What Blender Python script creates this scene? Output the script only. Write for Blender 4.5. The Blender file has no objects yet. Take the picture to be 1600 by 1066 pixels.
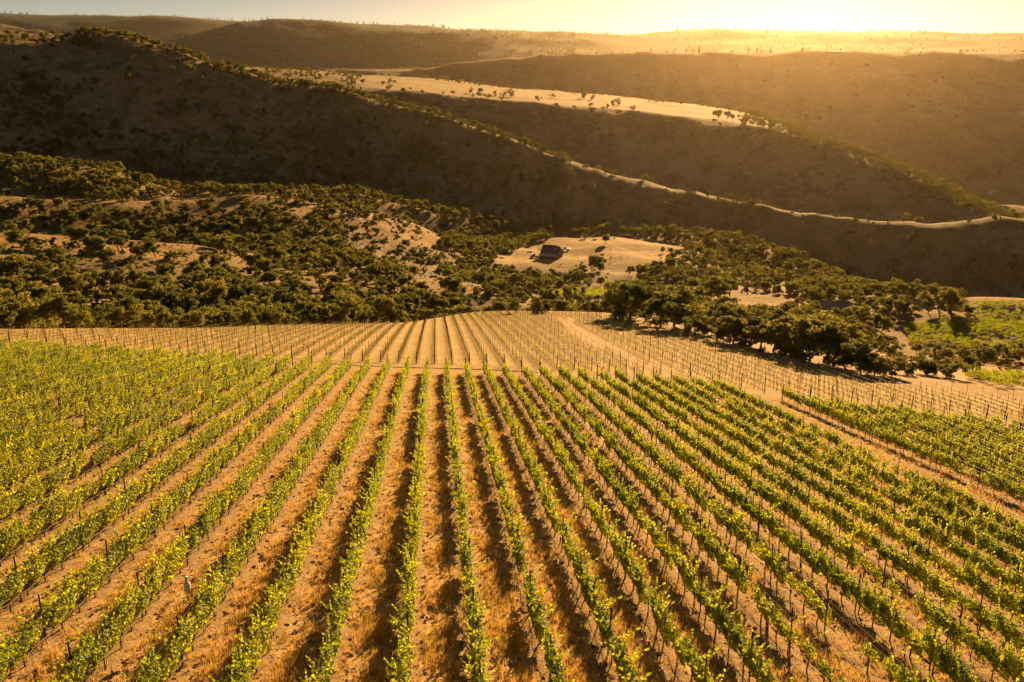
import bpy, math, random
import numpy as np
from mathutils import Vector, Matrix

rng = np.random.default_rng(7)
random.seed(7)
S = bpy.context.scene
COL = S.collection
R_ = math.radians

# ------------------------------------------------------------------ camera, world, sun, exposure
FPX, HOR = 1450.0, 103.0                 # focal length and true horizon in pixels of a 1600 x 1066 picture
PITCH = math.atan((533 - HOR) / FPX)
cam_d = bpy.data.cameras.new("camera")
cam = bpy.data.objects.new("camera", cam_d)
COL.objects.link(cam)
cam_d.sensor_width = 36.0
cam_d.lens = FPX / 1600 * 36
cam_d.clip_start = 0.5
cam_d.clip_end = 60000
cam.location = (0, 0, 0)
cam.rotation_euler = (R_(90) - PITCH, 0, 0)
S.camera = cam

SUN_AZ, SUN_EL = R_(16.0), R_(10.8)       # azimuth measured from +Y towards +X
SUN_STRENGTH, SUN_COL = 5.0, (1.0, 0.59, 0.235)
SKY_STRENGTH = 0.05
SKY_TINT = (0.78, 0.57, 0.35, 1)
EXPOSURE = 1.45
HAZE_DENSITY, HAZE_ANISO = 1.05e-5, 0.83

W = bpy.data.worlds.new("World")
S.world = W
W.use_nodes = True
nt = W.node_tree
bg = nt.nodes["Background"]
sky = nt.nodes.new("ShaderNodeTexSky")
sky.sky_type = 'NISHITA'
sky.sun_disc = False
sky.sun_elevation = SUN_EL
sky.sun_rotation = SUN_AZ
sky.air_density, sky.dust_density, sky.ozone_density = 0.55, 0.42, 1.0
sky.altitude = 3000
mx = nt.nodes.new("ShaderNodeMix")
mx.data_type = 'RGBA'; mx.blend_type = 'MULTIPLY'
mx.inputs[0].default_value = 1.0
nt.links.new(sky.outputs[0], mx.inputs[6])
mx.inputs[7].default_value = SKY_TINT
nt.links.new(mx.outputs[2], bg.inputs[0])
bg.inputs[1].default_value = SKY_STRENGTH

sd = bpy.data.lights.new("sun", 'SUN')
sun = bpy.data.objects.new("sun", sd)
COL.objects.link(sun)
sd.energy = SUN_STRENGTH
sd.color = SUN_COL
sd.angle = R_(0.5)
sdir = Vector((math.sin(SUN_AZ) * math.cos(SUN_EL), math.cos(SUN_AZ) * math.cos(SUN_EL), math.sin(SUN_EL)))
sun.rotation_euler = sdir.to_track_quat('Z', 'Y').to_euler()
sun.location = (0, 0, 200)

S.view_settings.view_transform = 'Standard'
S.view_settings.look = 'None'
S.view_settings.exposure = EXPOSURE
S.view_settings.gamma = 1.0
S.render.engine = 'CYCLES'
c = S.cycles
c.use_denoising = True
try:
    c.denoiser = 'OPENIMAGEDENOISE'
    c.denoising_prefilter = 'ACCURATE'
except Exception:
    pass
c.max_bounces = 6; c.diffuse_bounces = 3; c.glossy_bounces = 1; c.transmission_bounces = 4
c.volume_bounces = 1; c.transparent_max_bounces = 4
c.sample_clamp_indirect = 6.0
c.use_adaptive_sampling = True
c.adaptive_threshold = 0.015

# ------------------------------------------------------------------ small helpers
def tag(o, label=None, cat=None, group=None, kind=None):
    if label: o["label"] = label
    if cat: o["category"] = cat
    if group: o["group"] = group
    if kind: o["kind"] = kind
    return o

def empty(name, loc=(0, 0, 0), rz=0.0, label=None, cat=None, group=None):
    o = bpy.data.objects.new(name, None)
    o.empty_display_size = 0.2
    COL.objects.link(o)
    o.location = loc
    o.rotation_euler = (0, 0, rz)
    return tag(o, label, cat, group)

def link_mesh(name, me, parent=None, loc=None):
    o = bpy.data.objects.new(name, me)
    COL.objects.link(o)
    if parent: o.parent = parent
    if loc is not None: o.location = loc
    return o

class MB:
    """collects boxes, tubes and free faces for one mesh"""
    def __init__(self): self.v, self.f = [], []
    def add(self, vs, fs):
        n = len(self.v)
        self.v += [tuple(map(float, p)) for p in vs]
        self.f += [tuple(i + n for i in q) for q in fs]
    def box(self, c0, size, rz=0.0):
        sx, sy, sz = [q / 2 for q in size]
        cs, sn = math.cos(rz), math.sin(rz)
        vs = []
        for z in (-sz, sz):
            for x, y in ((-sx, -sy), (sx, -sy), (sx, sy), (-sx, sy)):
                vs.append((c0[0] + x * cs - y * sn, c0[1] + x * sn + y * cs, c0[2] + z))
        self.add(vs, [(3, 2, 1, 0), (4, 5, 6, 7), (0, 1, 5, 4), (1, 2, 6, 5), (2, 3, 7, 6), (3, 0, 4, 7)])
    def tube(self, pts, rad, n=6, cap=True):
        pts = [Vector(p) for p in pts]
        if not hasattr(rad, '__len__'): rad = [rad] * len(pts)
        rings = []
        for i, p in enumerate(pts):
            t = (pts[min(i + 1, len(pts) - 1)] - pts[max(i - 1, 0)]).normalized()
            a = t.cross(Vector((0.31, 0.95, 0.07))); 
            if a.length < 1e-3: a = t.cross(Vector((1, 0, 0)))
            a.normalize(); b = t.cross(a)
            rings.append([p + (a * math.cos(k * 2 * math.pi / n) + b * math.sin(k * 2 * math.pi / n)) * rad[i] for k in range(n)])
        vs = [q for r in rings for q in r]
        fs = []
        for i in range(len(pts) - 1):
            for k in range(n):
                fs.append((i * n + k, i * n + (k + 1) % n, (i + 1) * n + (k + 1) % n, (i + 1) * n + k))
        if cap:
            fs.append(tuple(range(n - 1, -1, -1)))
            fs.append(tuple((len(pts) - 1) * n + k for k in range(n)))
        self.add(vs, fs)
    def lathe(self, prof, n=10, c0=(0, 0, 0)):
        vs, fs = [], []
        for r, z in prof:
            for k in range(n):
                a = 2 * math.pi * k / n
                vs.append((c0[0] + r * math.cos(a), c0[1] + r * math.sin(a), c0[2] + z))
        for i in range(len(prof) - 1):
            for k in range(n):
                fs.append((i * n + k, i * n + (k + 1) % n, (i + 1) * n + (k + 1) % n, (i + 1) * n + k))
        self.add(vs, fs)
    def mesh(self, name, mat, smooth=False):
        me = bpy.data.meshes.new(name)
        me.from_pydata(self.v, [], self.f)
        if mat: me.materials.append(mat)
        if smooth: me.polygons.foreach_set("use_smooth", [True] * len(me.polygons))
        me.update()
        return me
    def build(self, name, mat, parent=None, smooth=False, loc=None):
        return link_mesh(name, self.mesh(name, mat, smooth), parent, loc)

def np_mesh(name, verts, faces, mat=None, smooth=True):
    """verts (N,3), faces (M,k) with k = 3 or 4"""
    me = bpy.data.meshes.new(name)
    k = faces.shape[1]
    me.vertices.add(len(verts)); me.vertices.foreach_set("co", np.ascontiguousarray(verts, np.float32).ravel())
    me.loops.add(faces.size); me.loops.foreach_set("vertex_index", np.ascontiguousarray(faces, np.int32).ravel())
    me.polygons.add(len(faces))
    me.polygons.foreach_set("loop_start", np.arange(0, faces.size, k, dtype=np.int32))
    me.polygons.foreach_set("use_smooth", np.full(len(faces), smooth, bool))
    if mat: me.materials.append(mat)
    me.update(calc_edges=True)
    me.validate()
    return me

_ONES = "first second third fourth fifth sixth seventh eighth ninth tenth eleventh twelfth thirteenth fourteenth fifteenth sixteenth seventeenth eighteenth nineteenth".split()
_TENS = ["", "", "twent", "thirt", "fort", "fift", "sixt", "sevent", "eight", "ninet"]
_CARD = "one two three four five six seven eight nine".split()
def ordinal(n):
    if n < 20: return _ONES[n - 1]
    if n < 100:
        t, u = divmod(n, 10)
        return _TENS[t] + "ieth" if u == 0 else _TENS[t] + "y-" + _ONES[u - 1]
    return "hundred-and-" + ordinal(n - 100) if n > 100 else "hundredth"

# value-gradient noise in numpy
_perm = rng.permutation(512).astype(np.int64)
_g = rng.uniform(0, 2 * np.pi, 512)
def perlin(x, y):
    xi, yi = np.floor(x).astype(np.int64), np.floor(y).astype(np.int64)
    xf, yf = x - xi, y - yi
    u = xf * xf * xf * (xf * (xf * 6 - 15) + 10); v = yf * yf * yf * (yf * (yf * 6 - 15) + 10)
    def gr(a, b, dx, dy):
        h = _g[_perm[(_perm[(xi + a) & 511] + yi + b) & 511]]
        return np.cos(h) * dx + np.sin(h) * dy
    n00, n10 = gr(0, 0, xf, yf), gr(1, 0, xf - 1, yf)
    n01, n11 = gr(0, 1, xf, yf - 1), gr(1, 1, xf - 1, yf - 1)
    return (n00 * (1 - u) + n10 * u) * (1 - v) + (n01 * (1 - u) + n11 * u) * v
def fbm(x, y, wl, octs=3):
    s = 0; a = 1.0
    for k in range(octs):
        s = s + a * perlin(x / wl + 17.3 * k, y / wl - 9.1 * k); wl *= 0.5; a *= 0.5
    return s
def sstep(a, b, x):
    t = np.clip((x - a) / (b - a), 0, 1)
    return t * t * (3 - 2 * t)

# ------------------------------------------------------------------ terrain: surveyed from the photograph
def ray(x, y):
    x = np.asarray(x, float); y = np.asarray(y, float)
    r = x - 800.0; u = 533.0 - y
    return np.stack([r + 0 * u, FPX * math.cos(PITCH) + u * math.sin(PITCH) + 0 * r, -FPX * math.sin(PITCH) + u * math.cos(PITCH) + 0 * r], -1)
def project(P):
    P = np.asarray(P, float)
    d = P[..., 1] * math.cos(PITCH) - P[..., 2] * math.sin(PITCH)
    u = P[..., 1] * math.sin(PITCH) + P[..., 2] * math.cos(PITCH)
    d = np.where(d < 0.1, 0.1, d)
    return 800 + FPX * P[..., 0] / d, 533 - FPX * u / d

_vp = ray(680, 408)
RAZ = math.atan2(_vp[0], _vp[1])                  # azimuth of the vine rows
LAT = np.array([math.cos(RAZ), -math.sin(RAZ)]); ALN = np.array([math.sin(RAZ), math.cos(RAZ)])
SP = 2.4                                           # row spacing in metres
def row_x(i): return SP * (i + 0.454)

def _fit():
    D = {-8: [(472, 558), (400, 585), (95, 710)], -5: [(556, 568), (421, 700)], -4: [(584.5, 568), (490, 700)],
         -3: [(614, 568), (546, 700), (456, 900)], -2: [(640, 568), (606, 700), (555, 900), (505, 1060)],
         -1: [(669, 568), (661, 700), (642, 900), (628, 1063)], 0: [(699, 568), (714, 700), (737, 900), (753, 1066)],
         1: [(729, 568), (766, 700), (820, 900), (878, 1066)], 2: [(759, 568), (817, 700), (910, 900), (1002, 1066)],
         3: [(787, 570), (865, 700), (1000, 900), (1110, 1060)], 4: [(812, 572), (917, 700), (1087, 900)],
         5: [(845, 573), (963, 700), (1157, 900)], 6: [(874, 575), (1010, 700)], 7: [(905, 578), (1052, 700)], 8: [(935, 580)]}
    Q = []
    for i, l in D.items():
        for x, y in l:
            d = ray(x, y); t = row_x(i) / (d[:2] @ LAT)
            Q.append((row_x(i), t * (d[:2] @ ALN), t * d[2] - 1.25, 1.0))
    for y, sp, xs in ((575, 31.5, [585, 616, 647, 679, 710, 745, 775]), (512, 16.2, [630, 646, 662.5, 679, 696, 711, 727.5])):
        for j, x in enumerate(xs):
            d = ray(x, y); t = 2.4 / sp
            Q.append((-0.45 + 2.4 * (j - 3), t * (d[:2] @ ALN), t * d[2], 1.0))
    for x, y, Rr, dz, w in ((0, 543, 122, -1.4, 2.5), (0, 516, 162, 0, 2.5), (150, 514, 172, 0, 2.), (300, 513.5, 186, 0, 2.), (450, 508, 212, 0, 2.),
                            (1600, 665, 118, -1.5, 2), (1330, 628, 116, -1.5, 2)):
        d = ray(x, y); t = Rr / math.hypot(d[0], d[1])
        Q.append((t * (d[:2] @ LAT), t * (d[:2] @ ALN), t * d[2] + dz, w))
    Q = np.array(Q)
    A = _basis(Q[:, 0], Q[:, 1]); w = Q[:, 3]
    reg = np.diag([0, 0, 0, .4, .3, .0, .3, .3, .5, .5])
    return np.linalg.lstsq(np.vstack([A * w[:, None], reg]), np.r_[Q[:, 2] * w, np.zeros(10)], rcond=None)[0]
def _basis(X, a):
    X = X / 50; a = a / 100
    return np.stack([np.ones_like(X), X, a, X * X, X * a, a * a, a ** 3, X * a * a, X ** 3 * .3, X * X * a], -1)
_C = _fit()
def poly(X, a):
    a0 = np.clip(a, 5, 275); X0 = np.clip(X, -95, 110)
    z = _basis(X0, a0) @ _C
    return z - 0.22 * np.clip(a - a0, -60, 60) - 0.12 * np.clip(X - X0, -60, 60)

# feature lines of the land: (x pixel, y pixel, distance in metres); several points per line
def P3(l): return np.array(l, float)
FEAT_E = P3([(-200, 516, 150), (0, 516, 162), (150, 514, 172), (300, 513.5, 186), (450, 508, 212), (560, 506, 234), (640, 504, 252), (740, 488, 284),
             (800, 486, 280), (860, 487, 260), (950, 490, 243), (1050, 508, 213), (1200, 550, 172), (1350, 590, 150), (1480, 610, 149), (1600, 625, 152), (1800, 640, 155)])
# z given directly (hidden hollows): ('z', x pixel, z, distance)
def zl(l): return ('z', np.array(l, float))
def yl(l): return ('y', np.array(l, float))
FEATS = [
 zl([(-200, -58, 220), (0, -60, 226), (300, -70, 250), (450, -80, 280), (640, -94, 320), (740, -98, 335), (860, -92, 322), (950, -86, 305), (1050, -76, 275), (1200, -66, 232), (1350, -62, 208), (1480, -61, 205), (1600, -61, 208), (1800, -60, 210)]),
 yl([(-200, 355, 375), (0, 364, 380), (200, 378, 385), (300, 388, 390), (400, 408, 395), (540, 432, 400), (700, 448, 415), (860, 468, 430), (960, 468, 425), (1100, 482, 400), (1240, 498, 375), (1340, 522, 362), (1450, 536, 366), (1600, 546, 374), (1800, 550, 374)]),
 zl([(-200, -78, 440), (0, -78, 440), (200, -79, 445), (400, -82, 455), (540, -90, 465), (700, -108, 480), (860, -118, 510), (960, -118, 505), (1100, -114, 465), (1240, -108, 432), (1340, -103, 412), (1450, -101, 410), (1600, -100.5, 415), (1800, -100, 415)]),
 yl([(-200, 300, 520), (0, 306, 520), (60, 312, 520), (200, 318, 520), (350, 307, 535), (450, 310, 555), (560, 326, 585), (650, 352, 610), (740, 386, 630), (800, 388, 655), (860, 376, 690), (960, 370, 700), (1080, 390, 670), (1150, 425, 610), (1240, 446, 545), (1400, 466, 455), (1450, 472, 450), (1600, 473, 458), (1800, 473, 458)]),
 zl([(-200, -82, 590), (0, -84, 590), (200, -86, 590), (400, -90, 610), (560, -102, 640), (740, -128, 690), (860, -134, 745), (960, -136, 750), (1080, -136, 720), (1240, -134, 620), (1400, -120, 530), (1600, -118, 515), (1800, -118, 515)]),
 yl([(-200, 244, 680), (0, 250, 690), (150, 262, 690), (280, 300, 690), (400, 302, 695), (560, 304, 700), (700, 338, 720), (830, 357, 780), (1000, 364, 800), (1100, 364, 775), (1200, 386, 720), (1340, 452, 620), (1450, 468, 580), (1600, 482, 560), (1800, 484, 560)]),
 zl([(-200, -92, 770), (0, -92, 775), (200, -96, 780), (400, -104, 790), (560, -112, 790), (700, -126, 785), (830, -142, 825), (1000, -146, 832), (1100, -160, 820), (1200, -166, 790), (1340, -170, 745), (1450, -168, 722), (1600, -166, 712), (1800, -166, 705)]),
 yl([(-200, 84, 1020), (-60, 78, 1020), (0, 72, 1010), (60, 70, 1005), (110, 65, 1000), (150, 53, 1000), (190, 55, 1000), (240, 68, 1000), (330, 101, 1000), (430, 130, 1000), (530, 143, 1000), (620, 168, 990), (700, 189, 970), (800, 219, 950), (860, 243, 935), (900, 257, 930), (960, 276, 930), (1050, 297, 925), (1150, 318, 890), (1250, 335, 860), (1350, 345, 830), (1450, 352, 805), (1500, 350, 800), (1560, 341, 795), (1600, 343, 790), (1800, 350, 780)]),
 ('m', np.array([(-200, 46, 1500, 1), (0, 46, 1480, 1), (60, 57, 1420, 1), (95, 66, 1330, 1), (130, -16, 1200, 0), (330, -30, 1190, 0), (530, -70, 1170, 0), (700, -95, 1130, 0), (860, -130, 1060, 0), (1050, -150, 1010, 0), (1250, -160, 950, 0), (1450, -165, 890, 0), (1600, -165, 860, 0), (1800, -165, 860, 0)], float)),
 yl([(-200, 132, 1640), (0, 132, 1620), (95, 135, 1500), (300, 140, 1400), (500, 140, 1380), (560, 136, 1360), (620, 142, 1340), (750, 153, 1320), (900, 166, 1300), (1050, 181, 1270), (1150, 190, 1240), (1250, 210, 1200), (1350, 245, 1140), (1450, 289, 1070), (1520, 321, 1020), (1600, 352, 990), (1800, 380, 960)]),
 yl([(-200, 105, 2300), (0, 105, 2300), (300, 105, 2250), (400, 106, 2220), (500, 112, 2180), (560, 118, 2120), (650, 123, 2050), (800, 138, 1950), (950, 151, 1850), (1100, 166, 1720), (1180, 180, 1480), (1250, 205, 1300), (1350, 242, 1180), (1450, 285, 1130), (1520, 318, 1070), (1600, 350, 1040), (1800, 378, 1010)]),
 zl([(-200, -120, 2500), (300, -120, 2500), (560, -120, 2420), (800, -130, 2300), (1000, -150, 2200), (1150, -180, 2050), (1250, -200, 1950), (1350, -215, 1800), (1450, -215, 1700), (1600, -215, 1650), (1800, -215, 1650)]),
 yl([(-200, 112, 3000), (300, 112, 3000), (560, 112, 2950), (650, 109, 2900), (700, 104, 2850), (760, 96, 2800), (800, 93, 2780), (900, 86, 2760), (1000, 84, 2750), (1200, 82, 2750), (1320, 80, 2760), (1400, 81, 2760), (1600, 86, 2750), (1800, 86, 2750)]),
 zl([(-200, -40, 3500), (300, -40, 3500), (700, -20, 3400), (800, 0, 3300), (900, 8, 3300), (1000, 18, 3350), (1200, 36, 3400), (1400, 38, 3400), (1800, 34, 3400)]),
 yl([(-200, 80, 4600), (100, 78, 4600), (250, 70, 4600), (300, 56, 4650), (330, 47, 4700), (375, 34, 4750), (430, 30, 4800), (480, 32, 4800), (600, 39, 4800), (700, 44, 4800), (800, 49, 4800), (880, 53, 4800), (980, 54, 4800), (1040, 51, 4800), (1080, 48, 4800), (1120, 46, 4800), (1200, 49, 4800), (1330, 50, 4800), (1400, 50, 4800), (1480, 52, 4800), (1600, 54, 4800), (1800, 54, 4800)]),
 zl([(-200, 20, 5900), (300, 40, 5900), (500, 80, 5900), (800, 60, 5900), (1200, 60, 5900), (1800, 60, 5900)]),
 yl([(-200, 18, 7600), (-100, 18, 7600), (0, 20, 7600), (100, 25, 7600), (200, 26, 7600), (240, 25, 7600), (300, 28, 7600), (370, 33, 7600), (450, 40, 7600), (600, 58, 7600), (800, 70, 7600), (1200, 70, 7600), (1800, 70, 7600)]),
 zl([(-200, 150, 9200), (800, 20, 9200), (1800, 20, 9200)]),
]
def curve_az(kind, l):
    """-> az, R, z arrays of one feature line, sorted by azimuth"""
    R = l[:, 2]; x = l[:, 0]; v = l[:, 1]
    yd = np.full(len(l), 300.0)
    d0 = ray(x, yd)
    isy = np.full(len(l), kind == 'y') if kind != 'm' else l[:, 3] > 0.5
    dy = ray(x, np.where(isy, v, 300.0))
    z = np.where(isy, R * dy[:, 2] / np.hypot(dy[:, 0], dy[:, 1]), v)
    az = np.arctan2(dy[:, 0], dy[:, 1])
    o = np.argsort(az)
    return az[o], R[o], z[o]
AZG = np.radians(np.arange(-40, 40.001, 0.05))
def smooth1(v, n=13):
    k = np.hanning(n + 2)[1:-1]; k /= k.sum()
    return np.convolve(np.pad(v, n // 2, mode='edge'), k, 'valid')
_e = curve_az('y', FEAT_E)
RE_T = smooth1(np.interp(AZG, _e[0], _e[1]), 41)
KR, KZ = [], []
for kind, l in FEATS:
    a, r, z = curve_az(kind, l)
    KR.append(smooth1(np.interp(AZG, a, r))); KZ.append(smooth1(np.interp(AZG, a, z), 15))
KR, KZ = np.array(KR), np.array(KZ)
for k in range(1, len(KR)): KR[k] = np.maximum(KR[k], KR[k - 1] + 8)

def knots(az):
    """per-point knot arrays: RE (N,), R (N,K), Z (N,K)"""
    a = np.clip(az, AZG[0], AZG[-1])
    RE = np.interp(a, AZG, RE_T)
    return RE, np.stack([np.interp(a, AZG, q) for q in KR], -1), np.stack([np.interp(a, AZG, q) for q in KZ], -1)

_br = RE_T * np.sin(AZG), RE_T * np.cos(AZG)
_bd = smooth1(np.interp(AZG, _e[0], _e[2]), 41) - poly(_br[0] * LAT[0] + _br[1] * LAT[1], _br[0] * ALN[0] + _br[1] * ALN[1])
def near_z(x, y):
    a = np.clip(np.arctan2(x, y), AZG[0], AZG[-1])
    w = np.clip(np.hypot(x, y) / np.interp(a, AZG, RE_T), 0, 1.1) ** 4
    return poly(x * LAT[0] + y * LAT[1], x * ALN[0] + y * ALN[1]) + w * np.interp(a, AZG, _bd)

SPURS = [(1680, 165, 2150, 1390, 226, 1820, 34, 95), (1700, 205, 1950, 1455, 268, 1600, 30, 80), (1720, 255, 1650, 1520, 300, 1420, 20, 60)]
def height(x, y, detail=True):
    """-> z and the fractional feature index u (0 inside the field, k at feature k)"""
    shp = np.shape(x)
    x = np.ravel(np.asarray(x, float)); y = np.ravel(np.asarray(y, float))
    R = np.hypot(x, y); az = np.arctan2(x, y)
    RE, KRn, KZn = knots(az)
    sn, cs = np.sin(az), np.cos(az)
    zE = near_z(RE * sn, RE * cs)
    mE = np.clip((zE - near_z((RE - 4) * sn, (RE - 4) * cs)) / 4, -0.5, 0.1)
    T = np.concatenate([RE[:, None], KRn], 1); Z = np.concatenate([zE[:, None], KZn], 1)
    h = np.diff(T, axis=1); dl = np.diff(Z, axis=1) / h
    m = np.zeros_like(Z)
    m[:, 0] = mE
    d0, d1 = dl[:, :-1], dl[:, 1:]
    w1 = 2 * h[:, 1:] + h[:, :-1]; w2 = h[:, 1:] + 2 * h[:, :-1]
    same = (d0 * d1) > 0
    with np.errstate(divide='ignore', invalid='ignore'):
        mi = (w1 + w2) / (w1 / d0 + w2 / d1)
    m[:, 1:-1] = np.where(same, mi, 0)
    j = np.clip((R[:, None] >= T).sum(1) - 1, 0, T.shape[1] - 2)
    ii = np.arange(len(R))
    hh = h[ii, j]; t = np.clip((R - T[ii, j]) / hh, 0, 1)
    z = ((1 + 2 * t) * (1 - t) ** 2 * Z[ii, j] + t * (1 - t) ** 2 * hh * m[ii, j] + t * t * (3 - 2 * t) * Z[ii, j + 1] + t * t * (t - 1) * hh * m[ii, j + 1])
    for jj, wr in ((7, 9.0), (12, 50.0)):
        q = j == jj
        if q.any():
            d_ = T[ii, j + 1] - R; w_ = wr * (1 + 2.6 * np.clip(perlin(az * 21. + 3.3, az * 0 + jj) + .12, 0, 1)) + (75 * np.exp(-((az - 0.45) / .06) ** 2) + 60 * np.exp(-((az - 0.12) / .07) ** 2)) * (jj == 7)
            zz_ = Z[ii, j + 1] - (Z[ii, j + 1] - Z[ii, j]) * (np.sqrt(d_ * d_ + w_ * w_) - w_) / (np.sqrt(hh * hh + w_ * w_) - w_)
            k_ = sstep(0.05, 0.5, t)
            z = np.where(q, z * (1 - k_) + zz_ * k_, z)
    inside = R < RE
    z = np.where(inside, near_z(x, y), z)
    over = R > T[:, -1]
    z = np.where(over, Z[:, -1] - (R - T[:, -1]) * 0.03, z)
    u = np.where(inside, 0.0, j + t)
    if detail:
        amp = sstep(0, 60, R - RE)
        for wl in (24., 50., 100., 210., 430., 900.):
            wgt = sstep(wl * 6.5, wl * 11, R) * sstep(wl * 120, wl * 50, R) * amp
            if wgt.max() > 0:
                n = perlin(x / wl + wl, y / wl - wl * 2)
                rid = 0.5 - np.abs(perlin(x / wl * 1.1 - wl, y / wl * 0.7 + 3 * wl)) * 1.6
                z = z + wgt * wl * ((0.030 + 0.018 * (u < 6.3)) * n + 0.055 * rid * sstep(6.2, 7.3, u) * sstep(15, 12, u) * (1 - 0.8 * sstep(9.8, 10.1, u) * sstep(11.3, 11, u)))
        for (xa, ya, ra, xb, yb, rb, hgt, wd) in SPURS:
            da, db = ray(xa, ya), ray(xb, yb)
            pa = da[:2] / math.hypot(da[0], da[1]) * ra; pb = db[:2] / math.hypot(db[0], db[1]) * rb
            ab = pb - pa; tt = np.clip(((x - pa[0]) * ab[0] + (y - pa[1]) * ab[1]) / (ab @ ab), 0, 1)
            dd_ = np.hypot(x - pa[0] - tt * ab[0], y - pa[1] - tt * ab[1]) * (1 + .35 * perlin(x / 160, y / 160))
            z = z + hgt * (1 - .45 * tt) * np.exp(-(dd_ / wd) ** 2) * sstep(1.08, .7, tt)
        z = z + 0.10 * fbm(x, y, 14., 2)
    return z.reshape(shp), u.reshape(shp)

def hit(px, py, Rmin=10, Rmax=6000):
    """first point of the land on the sight line through a surveyed point"""
    d = ray(px, py); d = d / math.hypot(d[0], d[1])
    R = np.geomspace(Rmin, Rmax, 2500)
    z, _ = height(R * d[0], R * d[1])
    b = d[2] * R < z
    i = int(np.argmax(b)) if b.any() else len(R) - 1
    return np.array([R[i] * d[0], R[i] * d[1], z[i]])
def XA(p): return p[..., 0] * LAT[0] + p[..., 1] * LAT[1], p[..., 0] * ALN[0] + p[..., 1] * ALN[1]
def XY(X, a): return X * LAT[0] + a * ALN[0], X * LAT[1] + a * ALN[1]

# block limits in row coordinates
def edge_curve(pts):
    q = np.array([XA(hit(x, y, 20, 400)) for x, y in pts]); o = np.argsort(q[:, 0])
    return q[o, 0], q[o, 1]
_ne = edge_curve([(0, 547), (100, 552), (200, 557), (300, 563), (400, 569), (550, 577), (700, 583), (830, 588), (950, 595), (1060, 602), (1170, 616), (1260, 632), (1330, 643), (1480, 662), (1600, 676)])
def near_end(X): return np.interp(X, *_ne)
_gx = XA(hit(1450, 748, 20, 400))[0]
GAP_X = float(_gx)
def field_R(x, y): return np.interp(np.clip(np.arctan2(x, y), AZG[0], AZG[-1]), AZG, RE_T)
TRACK_PX = [(880, 500), (889, 508), (903, 520), (938, 540), (985, 560), (1030, 578), (1080, 592), (1125, 603), (1160, 613)]
TRACK = np.array([hit(x, y, 30, 500) for x, y in TRACK_PX])
def track_dist(x, y):
    d = np.full(np.shape(x), 1e9)
    for a, b in zip(TRACK[:-1], TRACK[1:]):
        ab = b[:2] - a[:2]; L = ab @ ab
        t = np.clip(((x - a[0]) * ab[0] + (y - a[1]) * ab[1]) / L, 0, 1)
        d = np.minimum(d, np.hypot(x - a[0] - t * ab[0], y - a[1] - t * ab[1]))
    return d

# ------------------------------------------------------------------ materials
def new_mat(name):
    m = bpy.data.materials.new(name); m.use_nodes = True
    n = m.node_tree
    for q in list(n.nodes): n.nodes.remove(q)
    out = n.nodes.new("ShaderNodeOutputMaterial")
    return m, n, out
class N:
    """tiny node-writing helper"""
    def __init__(s, tree): s.t = tree
    def node(s, typ, **kw):
        q = s.t.nodes.new(typ)
        for k, v in kw.items(): setattr(q, k, v)
        return q
    def link(s, a, b): s.t.links.new(a, b)
    def val(s, sock, v):
        if isinstance(v, bpy.types.NodeSocket): s.link(v, sock)
        else: sock.default_value = v
    def math(s, op, a, b=0.0, c0=None, clamp=False):
        q = s.node("ShaderNodeMath", operation=op, use_clamp=clamp)
        s.val(q.inputs[0], a); s.val(q.inputs[1], b)
        if c0 is not None: s.val(q.inputs[2], c0)
        return q.outputs[0]
    def mix(s, f, a, b, blend='MIX'):
        q = s.node("ShaderNodeMix", data_type='RGBA', blend_type=blend)
        s.val(q.inputs[0], f)
        for k, v in ((6, a), (7, b)):
            s.val(q.inputs[k], v if isinstance(v, bpy.types.NodeSocket) else (*v, 1.0) if len(v) == 3 else v)
        return q.outputs[2]
    def ramp(s, f, a, b, lo=0.0, hi=1.0):
        q = s.node("ShaderNodeMapRange", interpolation_type='SMOOTHSTEP')
        s.val(q.inputs[0], f); q.inputs[1].default_value = a; q.inputs[2].default_value = b
        q.inputs[3].default_value = lo; q.inputs[4].default_value = hi
        return q.outputs[0]
    def noise(s, vec, scale, detail=3.0, rough=0.55):
        q = s.node("ShaderNodeTexNoise"); q.inputs["Scale"].default_value = scale
        q.inputs["Detail"].default_value = detail; q.inputs["Roughness"].default_value = rough
        if vec is not None: s.link(vec, q.inputs["Vector"])
        return q.outputs[0]

def simple_mat(name, col, rough=0.7, var=0.15, scale=3.0, metal=0.0, spec=0.3):
    m, n, out = new_mat(name); h = N(n)
    tc = h.node("ShaderNodeTexCoord")
    nz = h.noise(tc.outputs["Object"], scale, 4)
    c0 = h.mix(h.ramp(nz, 0.3, 0.7), [q * (1 - var) for q in col], [min(1, q * (1 + var)) for q in col])
    b = h.node("ShaderNodeBsdfPrincipled")
    h.link(c0, b.inputs["Base Color"]); b.inputs["Roughness"].default_value = rough
    b.inputs["Metallic"].default_value = metal; b.inputs["Specular IOR Level"].default_value = spec
    h.link(b.outputs[0], out.inputs[0])
    return m

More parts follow.
